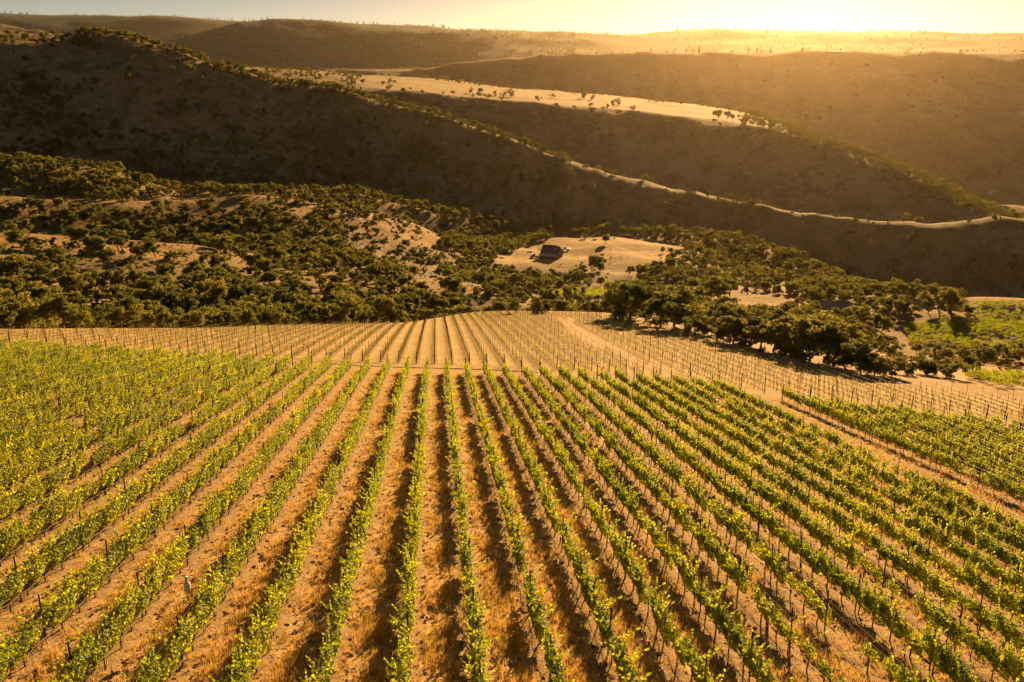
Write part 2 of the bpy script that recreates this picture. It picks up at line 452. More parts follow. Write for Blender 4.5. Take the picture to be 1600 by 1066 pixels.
def leaf_mat(name, cols, trans, tmix, rough=0.5, spec=0.35, vmin=0.78, vamp=0.45, hamp=0.03):
    m, n, out = new_mat(name); h = N(n)
    g = h.node("ShaderNodeNewGeometry")
    oi = h.node("ShaderNodeObjectInfo")
    r = g.outputs["Random Per Island"]
    c0 = h.mix(h.ramp(r, 0.0, 1.0), cols[0], cols[1])
    c0 = h.mix(h.ramp(r, 0.86, 1.0), c0, cols[2])
    vary = h.math('MULTIPLY_ADD', oi.outputs["Random"], vamp, vmin)
    hsv = h.node("ShaderNodeHueSaturation"); hsv.inputs["Fac"].default_value = 1
    h.link(c0, hsv.inputs["Color"]); h.link(vary, hsv.inputs["Value"])
    h.link(h.math('MULTIPLY_ADD', oi.outputs["Random"], -hamp, 0.5 + hamp / 2), hsv.inputs["Hue"])
    b = h.node("ShaderNodeBsdfPrincipled"); h.link(hsv.outputs[0], b.inputs["Base Color"])
    b.inputs["Roughness"].default_value = rough; b.inputs["Specular IOR Level"].default_value = spec
    t = h.node("ShaderNodeBsdfTranslucent")
    tcol = h.mix(1.0, hsv.outputs[0], trans, 'MULTIPLY'); h.link(tcol, t.inputs[0])
    s = h.node("ShaderNodeMixShader"); s.inputs[0].default_value = tmix
    h.link(b.outputs[0], s.inputs[1]); h.link(t.outputs[0], s.inputs[2]); h.link(s.outputs[0], out.inputs[0])
    return m

M_VINE = leaf_mat("vine_leaf", [(0.155, 0.19, 0.016), (0.26, 0.29, 0.027), (0.32, 0.34, 0.035)], (2.4, 2.4, 0.7), 0.52, 0.5, 0.25)
M_YVINE = leaf_mat("young_vine_leaf", [(0.12, 0.13, 0.03), (0.22, 0.22, 0.05), (0.3, 0.28, 0.08)], (1.5, 1.4, 0.8), 0.45)
M_OAK = leaf_mat("oak_leaf", [(0.11, 0.125, 0.045), (0.18, 0.19, 0.066), (0.23, 0.23, 0.08)], (1.85, 1.75, 0.75), 0.5, 0.7, 0.06, 0.7, 0.55, 0.05)
M_PINE = leaf_mat("pine_needle", [(0.035, 0.045, 0.018), (0.06, 0.07, 0.025), (0.08, 0.08, 0.03)], (1.0, 1.0, 0.6), 0.2)
M_BARK = simple_mat("bark", (0.07, 0.05, 0.035), 0.9, 0.3, 2.0)
M_CANE = simple_mat("vine_trunk_bark", (0.085, 0.05, 0.03), 0.9, 0.3, 8.0)
M_POST = simple_mat("rusty_steel", (0.07, 0.032, 0.02), 0.75, 0.35, 6.0)
M_WOODPOST = simple_mat("weathered_post_wood", (0.085, 0.055, 0.035), 0.85, 0.3, 5.0)
M_WIRE = simple_mat("galvanised_wire", (0.5, 0.45, 0.36), 0.4, 0.1, 2.0, 0.6, 0.5)
M_HOSE = simple_mat("drip_hose_plastic", (0.30, 0.25, 0.18), 0.55, 0.15, 2.0, 0.0, 0.25)
M_STAKE = simple_mat("stake_metal", (0.11, 0.07, 0.045), 0.7, 0.3, 6.0)

def ground_mat():
    m, n, out = new_mat("vineyard_ground"); h = N(n)
    geo = h.node("ShaderNodeNewGeometry"); pos = geo.outputs["Position"]
    def dotc(v):
        q = h.node("ShaderNodeVectorMath", operation='DOT_PRODUCT'); h.link(pos, q.inputs[0]); q.inputs[1].default_value = v
        return q.outputs["Value"]
    X, A = dotc((LAT[0], LAT[1], 0)), dotc((ALN[0], ALN[1], 0))
    cb = h.node("ShaderNodeCombineXYZ"); h.link(X, cb.inputs[0]); h.link(h.math('MULTIPLY', A, 0.35), cb.inputs[1])
    streak = cb.outputs[0]
    at = h.node("ShaderNodeAttribute", attribute_name="zone"); zn = h.node("ShaderNodeSeparateColor"); h.link(at.outputs["Color"], zn.inputs[0])
    nearm, farm, trk = zn.outputs[0], zn.outputs[1], zn.outputs[2]
    off = h.math('MULTIPLY_ADD', farm, -0.642, 0.454)                # far block rows are offset sideways
    wob = h.math('MULTIPLY', h.math('SUBTRACT', h.noise(streak, 0.9, 2), 0.5), 0.10)
    ph = h.math('ADD', h.math('SUBTRACT', h.math('DIVIDE', X, SP), off), wob)
    fr = h.math('SUBTRACT', h.math('FRACT', h.math('ADD', ph, 0.5)), 0.5)
    dist = h.math('MULTIPLY', h.math('ABSOLUTE', fr), SP)              # metres from the vine line
    n1 = h.noise(streak, 2.2, 5, 0.65); n2 = h.noise(pos, 0.35, 4); n3 = h.noise(pos, 9.0, 4, 0.7); n4 = h.noise(pos, 0.06, 3)
    n5 = h.noise(pos, 28.0, 3, 0.7)
    soil = h.mix(h.ramp(n3, 0.35, 0.65), (0.25, 0.158, 0.068), (0.45, 0.31, 0.14))
    soil = h.mix(h.ramp(n5, 0.52, 0.66), soil, (0.54, 0.415, 0.215))
    soil = h.mix(h.math('MULTIPLY', h.ramp(h.noise(pos, 5.5, 5, 0.7), 0.50, 0.60), 0.65), soil, (0.17, 0.095, 0.048))
    fine = h.noise(streak, 14.0, 4, 0.75)
    soil = h.mix(h.math('MULTIPLY', h.ramp(fine, 0.54, 0.64), 0.6), soil, (0.57, 0.445, 0.22))
    grass = h.mix(h.ramp(n1, 0.38, 0.68), (0.46, 0.29, 0.11), (0.68, 0.48, 0.21))
    grass = h.mix(h.math('MULTIPLY', h.ramp(n2, 0.5, 0.72), 0.7), grass, (0.36, 0.31, 0.09))
    grass = h.mix(h.math('MULTIPLY', h.ramp(h.noise(pos, 7.0, 5, 0.7), 0.5, 0.62), 0.45), grass, (0.30, 0.17, 0.065))
    grass = h.mix(h.math('MULTIPLY', h.ramp(fine, 0.52, 0.64), 0.55), grass, (0.66, 0.48, 0.24))
    straw = h.mix(h.ramp(n3, 0.35, 0.7), (0.38, 0.235, 0.11), (0.62, 0.46, 0.26))
    edge = h.math('ADD', dist, h.math('MULTIPLY', h.math('SUBTRACT', n1, 0.5), 0.55))
    # bare strip under the vines, straw-coloured wheel marks, grass in the alley
    g1 = h.ramp(edge, 0.34, 0.60)
    lane = h.mix(g1, soil, grass)
    whl = h.math('MULTIPLY', h.ramp(h.math('ABSOLUTE', h.math('SUBTRACT', edge, 0.66)), 0.22, 0.07), 0.75)
    lane = h.mix(whl, lane, straw)
    # patches where the alley is bare
    bare = h.math('MAXIMUM', h.math('MULTIPLY', h.ramp(h.noise(pos, 0.11, 4), 0.50, 0.66), h.ramp(A, 75, 25)), h.math('MULTIPLY', h.ramp(X, 4, 14), h.ramp(n2, 0.66, 0.46)))
    lane = h.mix(h.math('MULTIPLY', bare, 0.75), lane, soil)
    # dry far block: golden mown grass with dark bare strips
    gold = h.mix(h.ramp(n1, 0.3, 0.7), (0.41, 0.285, 0.09), (0.57, 0.425, 0.15))
    gold = h.mix(h.math('MULTIPLY', h.ramp(n2, 0.5, 0.7), 0.5), gold, (0.36, 0.30, 0.09))
    gold = h.mix(h.math('MULTIPLY', h.ramp(n3, 0.5, 0.66), 0.4), gold, (0.30, 0.19, 0.07))
    gold = h.mix(h.math('MULTIPLY', h.ramp(h.noise(pos, 1.3, 5, 0.72), 0.50, 0.60), 0.55), gold, (0.27, 0.18, 0.06))
    gold = h.mix(h.math('MULTIPLY', h.ramp(h.noise(pos, 0.22, 4, 0.6), 0.52, 0.64), 0.4), gold, (0.66, 0.52, 0.26))
    brown = h.mix(h.ramp(n3, 0.35, 0.65), (0.22, 0.135, 0.065), (0.34, 0.21, 0.11))
    strip = h.math('MULTIPLY', h.ramp(edge, 0.62, 0.30), h.ramp(h.noise(pos, 0.03, 2), 0.3, 0.6, 0.45, .85))
    farc = h.mix(strip, gold, brown)
    wild = h.mix(h.ramp(h.noise(pos, 0.5, 5, 0.65), 0.35, 0.65), (0.30, 0.19, 0.085), (0.52, 0.37, 0.18))
    wild = h.mix(h.ramp(n4, 0.45, 0.65), wild, (0.40, 0.27, 0.12))
    col = h.mix(farm, wild, farc)
    col = h.mix(nearm, col, lane)
    col = h.mix(trk, col, (0.52, 0.37, 0.20))
    b = h.node("ShaderNodeBsdfPrincipled"); h.link(col, b.inputs["Base Color"])
    b.inputs["Roughness"].default_value = 0.95; b.inputs["Specular IOR Level"].default_value = 0.1
    bp = h.node("ShaderNodeBump"); bp.inputs["Strength"].default_value = 0.9; bp.inputs["Distance"].default_value = 0.06
    hh = h.math('ADD', h.math('MULTIPLY', n3, 0.8), h.math('ADD', h.math('MULTIPLY', n5, 0.35), h.math('MULTIPLY', n1, 0.6)))
    h.link(hh, bp.inputs["Height"]); h.link(bp.outputs[0], b.inputs["Normal"])
    h.link(b.outputs[0], out.inputs[0])
    return m
def hill_mat():
    m, n, out = new_mat("dry_hillside"); h = N(n)
    geo = h.node("ShaderNodeNewGeometry"); pos = geo.outputs["Position"]
    at = h.node("ShaderNodeAttribute", attribute_name="zone"); zn = h.node("ShaderNodeSeparateColor"); h.link(at.outputs["Color"], zn.inputs[0])
    scrub, meadow, far = zn.outputs[0], zn.outputs[1], zn.outputs[2]
    na = h.noise(pos, 0.011, 7, 0.68); nb = h.noise(pos, 0.12, 5, 0.65); nc = h.noise(pos, 0.9, 4, 0.7)
    grass = h.mix(h.ramp(nb, 0.3, 0.7), (0.25, 0.152, 0.056), (0.43, 0.282, 0.11))
    grass = h.mix(h.math('MULTIPLY', h.ramp(nc, 0.4, 0.75), 0.5), grass, (0.50, 0.345, 0.15))
    grass = h.mix(h.math('MULTIPLY', h.ramp(na, 0.50, 0.62), 0.6), grass, (0.20, 0.15, 0.065))
    grass = h.mix(h.math('MULTIPLY', h.ramp(h.noise(pos, 0.38, 5, 0.75), 0.52, 0.60), 0.75), grass, (0.15, 0.095, 0.04))
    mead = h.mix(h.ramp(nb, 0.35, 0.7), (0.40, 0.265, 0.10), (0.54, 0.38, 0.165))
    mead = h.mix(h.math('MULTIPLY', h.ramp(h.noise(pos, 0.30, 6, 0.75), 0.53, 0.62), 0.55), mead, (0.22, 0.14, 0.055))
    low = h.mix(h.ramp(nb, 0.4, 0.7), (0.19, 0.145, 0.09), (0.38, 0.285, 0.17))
    nd = h.noise(pos, 0.006, 6, 0.65)
    wood = h.mix(h.ramp(h.noise(pos, 0.03, 5, 0.7), 0.4, 0.6), (0.05, 0.12, 0.09), (0.085, 0.165, 0.12))
    farc = h.mix(h.ramp(nd, 0.34, 0.41), (0.17, 0.125, 0.055), wood)
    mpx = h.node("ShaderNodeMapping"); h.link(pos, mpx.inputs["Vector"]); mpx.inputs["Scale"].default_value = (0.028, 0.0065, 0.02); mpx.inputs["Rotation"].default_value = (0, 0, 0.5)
    gully_shade = h.noise(mpx.outputs[0], 1.0, 7, 0.68)  # downslope streaks: gully light and shade painted into the ground colour
    low = h.mix(h.math('MULTIPLY', h.ramp(gully_shade, 0.50, 0.60), 0.6), low, (0.46, 0.34, 0.20))
    low = h.mix(h.math('MULTIPLY', h.ramp(gully_shade, 0.46, 0.38), 0.7), low, (0.075, 0.062, 0.04))
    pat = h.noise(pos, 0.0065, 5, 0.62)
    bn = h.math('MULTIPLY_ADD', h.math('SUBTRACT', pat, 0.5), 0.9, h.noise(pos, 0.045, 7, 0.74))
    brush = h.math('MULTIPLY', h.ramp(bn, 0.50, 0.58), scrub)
    col = h.mix(scrub, grass, low)  # scrub ground; part of the slope shade is mixed into this colour
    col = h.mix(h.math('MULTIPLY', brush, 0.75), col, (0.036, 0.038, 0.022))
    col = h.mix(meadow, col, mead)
    col = h.mix(far, col, farc)
    b = h.node("ShaderNodeBsdfPrincipled"); h.link(col, b.inputs["Base Color"])
    b.inputs["Roughness"].default_value = 0.95; b.inputs["Specular IOR Level"].default_value = 0.1
    bp = h.node("ShaderNodeBump"); bp.inputs["Strength"].default_value = 0.8; bp.inputs["Distance"].default_value = 1.2
    h.link(h.math('ADD', nb, h.math('MULTIPLY', nc, 0.35)), bp.inputs["Height"]); h.link(bp.outputs[0], b.inputs["Normal"])
    h.link(b.outputs[0], out.inputs[0])
    return m
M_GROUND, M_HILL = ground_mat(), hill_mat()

# ------------------------------------------------------------------ the land: one polar grid cut into ground, valley and hills
azs = np.radians(np.concatenate([np.arange(-180, -36, 4.0), np.arange(-36, 36.01, 0.11), np.arange(40, 180.1, 4.0)]))
rs = np.concatenate([[0.01, 3, 6, 8.5], np.geomspace(10, 300, 400), np.geomspace(303, 1700, 175), np.geomspace(1720, 9300, 120), [10500, 12000]])
AZ2, RR2 = np.meshgrid(azs, rs)
GX, GY = RR2 * np.sin(AZ2), RR2 * np.cos(AZ2)
GZ, GU = height(GX, GY)
GXr, GAr = GX * LAT[0] + GY * LAT[1], GX * ALN[0] + GY * ALN[1]
REg = np.interp(np.clip(AZ2, AZG[0], AZG[-1]), AZG, RE_T)
nend = near_end(GXr)
near_m = sstep(3.0, 0.5, GAr - nend)
gapm = sstep(2.2, 1.4, np.abs(GXr - GAP_X))
far_m = (1 - near_m) * sstep(nend + 8, nend + 10, GAr) * sstep(-2.0, -4.0, RR2 - REg)
TD = track_dist(GX, GY)
far_m *= sstep(1.2, 1.7, TD)
track_m = sstep(1.7, 1.2, TD) * 0.12
# low ridges under the vine rows, furrows and clods
php = (GXr / SP - 0.454 + 0.642 * (far_m > 0.5)); dr = np.abs(php - np.round(php)) * SP
berm = 0.10 * np.exp(-(dr / 0.38) ** 2) * near_m + 0.12 * np.exp(-(dr / 0.45) ** 2) * far_m
clod = (0.045 * fbm(GX, GY, 0.55, 2) * sstep(90, 45, RR2) + 0.06 * fbm(GX, GY, 1.7, 2) * sstep(320, 200, RR2)) * sstep(1.6, 3.5, TD)
GZ = GZ + np.where(RR2 < REg + 20, berm + clod, 0)
nR, nA = RR2.shape
verts = np.stack([GX, GY, GZ], -1).reshape(-1, 3)
scrub_shade = np.zeros_like(GX)
for k0, k1, a in ((0.15, 1.75, .75), (2.2, 3.4, .75), (4.3, 5.6, .6), (6.1, 7.35, .9), (7.2, 7.95, .6), (8.3, 9.85, .8), (11.6, 12.85, .5)):  # scrub bands, also painting shade onto slopes turned from the sun
    scrub_shade = np.maximum(scrub_shade, a * sstep(k0 - .15, k0 + .15, GU) * sstep(k1 + .15, k1 - .15, GU))
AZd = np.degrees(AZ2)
scrub_shade *= np.where(GU < 6, 0.35 + 0.65 * sstep(14, 2, AZd), 1.0)
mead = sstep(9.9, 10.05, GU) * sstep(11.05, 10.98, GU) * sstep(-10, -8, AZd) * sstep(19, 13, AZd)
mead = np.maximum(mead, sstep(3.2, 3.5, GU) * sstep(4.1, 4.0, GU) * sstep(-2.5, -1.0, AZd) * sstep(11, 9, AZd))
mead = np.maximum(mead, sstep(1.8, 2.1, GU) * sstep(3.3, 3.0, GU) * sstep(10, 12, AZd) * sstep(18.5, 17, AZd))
farm_ = sstep(13.02, 13.2, GU) * (0.85 + 0.15 * sstep(10, 0, AZd))
def grid_faces(i0, i1):
    i = np.arange(i0, i1)[:, None]; j = np.arange(nA - 1)[None, :]
    a = i * nA + j
    return np.stack([a, a + 1, a + 1 + nA, a + nA], -1).reshape(-1, 4)
def land(name, i0, i1, mat, chans):
    f = grid_faces(i0, i1)[:, ::-1]
    v = verts[i0 * nA:(i1 + 1) * nA]
    me = np_mesh(name, v, f - i0 * nA, mat)
    ca = me.color_attributes.new("zone", 'FLOAT_COLOR', 'POINT')
    rgba = np.ones((len(v), 4), np.float32)
    for k, q in enumerate(chans): rgba[:, k] = q.reshape(-1)[i0 * nA:(i1 + 1) * nA]
    ca.data.foreach_set("color", rgba.ravel())
    return tag(link_mesh(name, me), kind="structure")
iS1 = int(np.searchsorted(rs, 300)); iS2 = int(np.searchsorted(rs, 735))
land("ground", 0, iS1, M_GROUND, (near_m, far_m, track_m))
land("valley", iS1, iS2, M_HILL, (scrub_shade, mead, farm_))
land("hills", iS2, nR - 1, M_HILL, (scrub_shade, mead, farm_))

def gz(x, y):
    """height of the built ground at points (with the low ridges under the rows)"""
    z, _ = height(x, y)
    return z

# haze: one closed box round everything below the sky
hz = MB()
hz.box((0, 0, -60), (26000, 26000, 1100))
hm, hn, hout = new_mat("haze_air")
pv = hn.nodes.new("ShaderNodeVolumePrincipled")
pv.inputs["Color"].default_value = (0.97, 0.77, 0.48, 1)
pv.inputs["Density"].default_value = HAZE_DENSITY
pv.inputs["Anisotropy"].default_value = HAZE_ANISO
hn.links.new(pv.outputs[0], hout.inputs["Volume"])
haze = hz.build("haze", hm)
tag(haze, kind="stuff")

# ------------------------------------------------------------------ plant meshes
def leaf_faces(cen, size, nrm, up_bias=0.0):
    """folded leaves: (N,3) centres -> verts (4N,3), tris (2N,3)"""
    n = len(cen)
    d = rng.normal(size=(n, 3)); d /= np.linalg.norm(d, axis=1)[:, None]
    nr = nrm + 0.55 * rng.normal(size=(n, 3)); nr /= np.linalg.norm(nr, axis=1)[:, None] + 1e-9
    t = d - (d * nr).sum(1)[:, None] * nr; t /= np.linalg.norm(t, axis=1)[:, None] + 1e-9
    s = np.cross(nr, t)
    sz = size[:, None]
    v = np.stack([cen - t * sz * .5, cen + s * sz * .52 - nr * sz * .12, cen + t * sz * .5, cen - s * sz * .52 - nr * sz * .12], 1)
    i = np.arange(n)[:, None] * 4
    f = np.concatenate([i + np.array([[0, 1, 2]]), i + np.array([[0, 2, 3]])], 1).reshape(-1, 3)
    return v.reshape(-1, 3), f

def vine_foliage(name, n=430, h0=0.62, h1=1.5, w=0.30, L=1.78, vigor=1.0):
    """one vine's canopy along local Y: bushy hedge piece with a few long shoots"""
    k = int(n * 0.89)
    y = (rng.random(k) - .5) * L
    prof = 0.75 + 0.35 * np.sin(y * 4 + rng.random() * 6) * 0.6 + 0.2 * rng.normal(size=k) * .3
    th = rng.random(k) * 2 * np.pi; rr = np.sqrt(rng.random(k)) ** 0.6
    hc, hr = (h0 + h1) / 2, (h1 - h0) / 2
    x = np.cos(th) * rr * w * prof; z = hc + np.sin(th) * rr * hr * (0.7 + 0.4 * prof * vigor)
    pts = [np.stack([x, y, z], -1)]; nr = [np.stack([np.cos(th), 0.2 * rng.normal(size=k), np.sin(th) + .35], -1)]
    left = n - k
    while left > 0:
        m_ = min(left, 9); y0 = (rng.random() - .5) * L; sx = rng.normal() * .16; sl = 0.2 + rng.random() * .3
        q = np.linspace(0.1, 1, m_)
        pts.append(np.stack([sx + q * rng.normal() * .22, y0 + q * rng.normal() * .2, h1 - .08 + q * sl], -1)); nr.append(rng.normal(size=(m_, 3)))
        left -= m_
    P = np.concatenate(pts); Nn = np.concatenate(nr)
    v, f = leaf_faces(P, rng.uniform(.07, .128, len(P)), Nn)
    return np_mesh(name, v, f, M_VINE, False)
def vine_trunk(name):
    m = MB()
    a = random.uniform(-.08, .08); b = random.uniform(-.1, .1)
    m.tube([(0, 0, -.08), (a * .5, b * .4, .3), (a, b, .62), (a * .6, b * .5, .86)], [.03, .026, .022, .02], 5)
    m.tube([(a * .6, b * .5, .84), (0, .35, .9), (0, .74, .92)], [.018, .014, .009], 4)
    m.tube([(a * .6, b * .5, .84), (0, -.35, .9), (0, -.74, .92)], [.018, .014, .009], 4)
    m.tube([(.05, .03, -.05), (.05, .03, 1.25)], .008, 4)
    return m.mesh(name, M_CANE)
VINE_F = [vine_foliage("vine_foliage", n=q, h1=hh, w=ww) for q, hh, ww in ((1040, 1.42, .245), (1120, 1.5, .26), (900, 1.34, .215), (1060, 1.46, .25), (760, 1.28, .2), (1000, 1.4, .27))]
VINE_F += [vine_foliage("vine_foliage", n=210, h0=.75, h1=1.25, w=.2, L=.9)]
VINE_T = [vine_trunk("vine_trunk") for _ in range(3)]

def tree_crown(name, H, Wd, nclump, nleaf, leaf, mat, base=0.30, flat=1.0):
    """leaf clumps spread through a crown; lumpy, with holes between clumps"""
    cs = []
    while len(cs) < nclump:
        p = rng.uniform(-1, 1, 3)
        r = np.linalg.norm(p)
        if 0.35 < r < 1.0 and rng.random() < 0.3 + 0.7 * r: cs.append(p)
    cs = np.array(cs)
    lobes = rng.normal(size=(4, 3)) * np.array([.42, .42, .28])
    cs = cs * 0.62 + lobes[rng.integers(0, 4, nclump)]
    ax = np.array([Wd / 2 * rng.uniform(.88, 1.1), Wd / 2 * rng.uniform(.88, 1.1), H * (1 - base) / 2 * flat])
    cz = H * (base + (1 - base) / 2)
    C = cs * ax * 0.86 + np.array([0, 0, cz])
    C[:, 0] += rng.normal() * .25 * Wd * .3
    cr = rng.uniform(.10, .19, nclump) * Wd
    idx = rng.integers(0, nclump, nleaf)
    d = rng.normal(size=(nleaf, 3)); d /= np.linalg.norm(d, axis=1)[:, None]
    rad = rng.random(nleaf) ** 0.45
    P = C[idx] + d * (cr[idx] * rad)[:, None] * np.array([1, 1, .72])
    v, f = leaf_faces(P, rng.uniform(.7, 1.3, nleaf) * leaf, d + np.array([0, 0, .3]))
    return np_mesh(name, v, f, mat, False), C
def tree_trunk(name, H, Wd, C, base=0.3, lean=0.0):
    m = MB()
    r0 = 0.018 * H + .05
    hx, hy = rng.normal() * .05 * H + lean, rng.normal() * .05 * H
    fork = np.array([hx, hy, H * (base * .8 + .10)])
    m.tube([(0, 0, -.5), (hx * .25, hy * .3, fork[2] * .45), fork], [r0 * 1.25, r0, r0 * .8], 7)
    for k in rng.choice(len(C), min(7, len(C)), replace=False):
        c0 = C[k]; mid = fork * .5 + c0 * .5 + np.array([0, 0, .1 * H * rng.random()])
        m.tube([fork - np.array([0, 0, .1]), mid, c0], [r0 * .55, r0 * .33, r0 * .1], 5)
    return m.mesh(name, M_BARK, True)
OAKS = []
for k, (Wd, base, flat) in enumerate(((8.6, .15, 1), (7.6, .18, 1), (9.6, .14, .95), (6.8, .16, 1.05), (8.0, .10, 1), (7.2, .22, .95), (9.0, .12, 1), (6.2, .14, 1.1))):
    cm, C = tree_crown("oak_crown", 8.0, Wd, 26, 3000, .42, M_OAK, base, flat)
    OAKS.append((tree_trunk("oak_trunk", 8.0, Wd, C, base, (k % 3 - 1) * .3), cm))
def pine_crown(name):
    n = 900; t = rng.random(n) ** .8
    r = (1 - t) * 1.7 * (0.55 + .45 * np.sin(t * 40) ** 2) * rng.random(n) ** .4 + .06
    a = rng.random(n) * 2 * np.pi
    P = np.stack([r * np.cos(a), r * np.sin(a), 1.6 + t * 8.6 - r * .25], -1)
    v, f = leaf_faces(P, rng.uniform(.35, .7, n), np.stack([np.cos(a), np.sin(a), .4 + 0 * a], -1))
    return np_mesh(name, v, f, M_PINE, False)
PINES = []
for k in range(2):
    tm = MB(); tm.tube([(0, 0, -.5), (0, 0, 5), (0, 0, 9.8)], [.2, .13, .03], 6)
    PINES.append((tm.mesh("pine_trunk", M_BARK, True), pine_crown("pine_crown")))
FARTREE = []
for k in range(3):
    cm, C = tree_crown("distant_crown", 8.0, 8.0, 10, 150, 1.5, M_OAK, .05)
    FARTREE.append(cm)

# ------------------------------------------------------------------ geometry-node scatter of the uncountable rest
def scatter(name, P, rz, sc, var, meshes, label=None, tilt=None):
    """P (N,3); meshes: list of tuples of mesh data; one object of kind stuff"""
    n = len(P)
    me = bpy.data.meshes.new(name)
    me.vertices.add(n); me.vertices.foreach_set("co", np.ascontiguousarray(P, np.float32).ravel())
    rot = np.zeros((n, 3), np.float32); rot[:, 2] = rz
    if tilt is not None: rot[:, 0] = tilt
    sca = sc if np.ndim(sc) == 2 else np.repeat(np.asarray(sc, np.float32)[:, None], 3, 1)
    a = me.attributes.new("rot", 'FLOAT_VECTOR', 'POINT'); a.data.foreach_set("vector", rot.ravel())
    a = me.attributes.new("scl", 'FLOAT_VECTOR', 'POINT'); a.data.foreach_set("vector", np.ascontiguousarray(sca, np.float32).ravel())
    a = me.attributes.new("var", 'INT', 'POINT'); a.data.foreach_set("value", np.asarray(var, np.int32))
    o = link_mesh(name, me)
    tag(o, label, kind="stuff")
    g = bpy.data.node_groups.new(name, 'GeometryNodeTree')
    g.interface.new_socket("Geometry", in_out='INPUT', socket_type='NodeSocketGeometry')
    g.interface.new_socket("Geometry", in_out='OUTPUT', socket_type='NodeSocketGeometry')
    gi, go = g.nodes.new("NodeGroupInput"), g.nodes.new("NodeGroupOutput")
    jn = g.nodes.new("GeometryNodeJoinGeometry")
    def named(nm, dt):
        q = g.nodes.new("GeometryNodeInputNamedAttribute"); q.data_type = dt; q.inputs["Name"].default_value = nm
        return q.outputs["Attribute"]
    ar, asc, av = named("rot", 'FLOAT_VECTOR'), named("scl", 'FLOAT_VECTOR'), named("var", 'INT')
    for v, ms in enumerate(meshes):
        cmp_ = g.nodes.new("FunctionNodeCompare"); cmp_.data_type = 'INT'; cmp_.operation = 'EQUAL'
        g.links.new(av, cmp_.inputs[2]); cmp_.inputs[3].default_value = v
        for md in ms:
            src = proto_object(md)
            oi = g.nodes.new("GeometryNodeObjectInfo"); oi.inputs["Object"].default_value = src
            oi.inputs["As Instance"].default_value = True
            ip = g.nodes.new("GeometryNodeInstanceOnPoints")
            g.links.new(gi.outputs[0], ip.inputs["Points"]); g.links.new(cmp_.outputs[0], ip.inputs["Selection"])
            g.links.new(oi.outputs["Geometry"], ip.inputs["Instance"])
            e2r = g.nodes.new("FunctionNodeEulerToRotation"); g.links.new(ar, e2r.inputs[0])
            g.links.new(e2r.outputs[0], ip.inputs["Rotation"]); g.links.new(asc, ip.inputs["Scale"])
            g.links.new(ip.outputs[0], jn.inputs[0])
    g.links.new(jn.outputs[0], go.inputs[0])
    md_ = o.modifiers.new("scatter", 'NODES'); md_.node_group = g
    return o
_protos = {}
def proto_object(me):
    """an object holding this mesh data for the scatter to copy; never placed in the scene itself"""
    if me.name not in _protos:
        _protos[me.name] = bpy.data.objects.new(me.name, me)
    return _protos[me.name]

def rowname(i):
    if i == 0: return "the row up the middle"
    return f"the {ordinal(abs(i))} row {'right' if i > 0 else 'left'} of centre"

# ------------------------------------------------------------------ vines, posts, wires and hoses of the near block
ROWS = [i for i in range(-34, 40) if abs(row_x(i) - GAP_X) > 1.9]
VY = 1.5
vines, posts, rowspan = [], [], {}
for i in ROWS:
    X = row_x(i)
    ae = float(near_end(X))
    a = np.arange(4.0, ae - 0.4, VY)
    if len(a) < 3: continue
    x, y = XY(X, a); z = gz(x, y)
    px, py = project(np.stack([x, y, z], -1))
    ok = (px > -240) & (px < 1840) & (py < 1260) & (y > 3)
    if ok.sum() < 3: continue
    a = a[ok]; x = x[ok]; y = y[ok]; z = z[ok]
    rowspan[i] = (a[0] - .8, ae)
    gapn = perlin(a / 9.0 + i * 7.7, np.full_like(a, i * 3.1))
    for k in range(len(a)):
        r = random.random()
        if r < 0.015 + (0.09 if gapn[k] < -.30 else 0): continue
        small = r > 0.965 or (gapn[k] < -.24 and random.random() < .35)
        vines.append((i, a[k], x[k] + random.gauss(0, .04), y[k], z[k], 6 if small else random.choice((0, 1, 2, 3, 4, 5))))
    ap = np.arange(math.floor(a[0] / 6) * 6 + (i * 2.3) % 6, ae - 1, 6.0)
    xp, yp = XY(X, ap); zp = gz(xp, yp)
    for k in range(len(ap)): posts.append((i, ap[k], xp[k], yp[k], zp[k]))
YAW = -RAZ
vines.sort(key=lambda v: math.hypot(v[2], v[3]))
def in_frame(x, y, z, m=0):
    px, py = project(np.array([x, y, z])); return -m < px < 1600 + m and -m < py < 1066 + m
solo = [v for v in vines if in_frame(v[2], v[3], v[4] + 1.1, 8)][:300]
solo_set = set(id(v) for v in solo); rest = [v for v in vines if id(v) not in solo_set]
cnt = {}
entry = {}
for v in solo:
    i = v[0]
    if i not in entry:
        px, py = project(np.array([v[2], v[3], v[4] + 1])); entry[i] = "bottom edge" if py > 1000 else ("left edge" if px < 400 else "right edge")
    cnt[i] = cnt.get(i, 0) + 1
    weak = v[5] == 6
    lab = f"{ordinal(cnt[i])} {'stunted' if weak else 'leafy'} vine from the {entry[i]} in {rowname(i)}"
    t = empty("grapevine", (v[2], v[3], v[4]), YAW + random.uniform(-.06, .06), lab, "grapevine", "grapevines trained along the vineyard rows")
    t.scale = (random.uniform(.9, 1.12), 1, random.uniform(.9, 1.1))
    link_mesh("trunk", VINE_T[random.randrange(3)], t)
    link_mesh("foliage", VINE_F[v[5]], t)
ra = np.array([(v[2], v[3], v[4]) for v in rest])
n_ = len(ra)
sc_ = np.stack([rng.uniform(.88, 1.14, n_), rng.uniform(.95, 1.08, n_), rng.uniform(.88, 1.1, n_)], -1)
scatter("vineyard_vines", ra, YAW + rng.uniform(-.06, .06, n_) + np.pi * rng.integers(0, 2, n_), sc_, [v[5] for v in rest],
        [(VINE_F[k], VINE_T[k % 3]) for k in range(7)], "rows of leafy green vines filling the far part of the block")

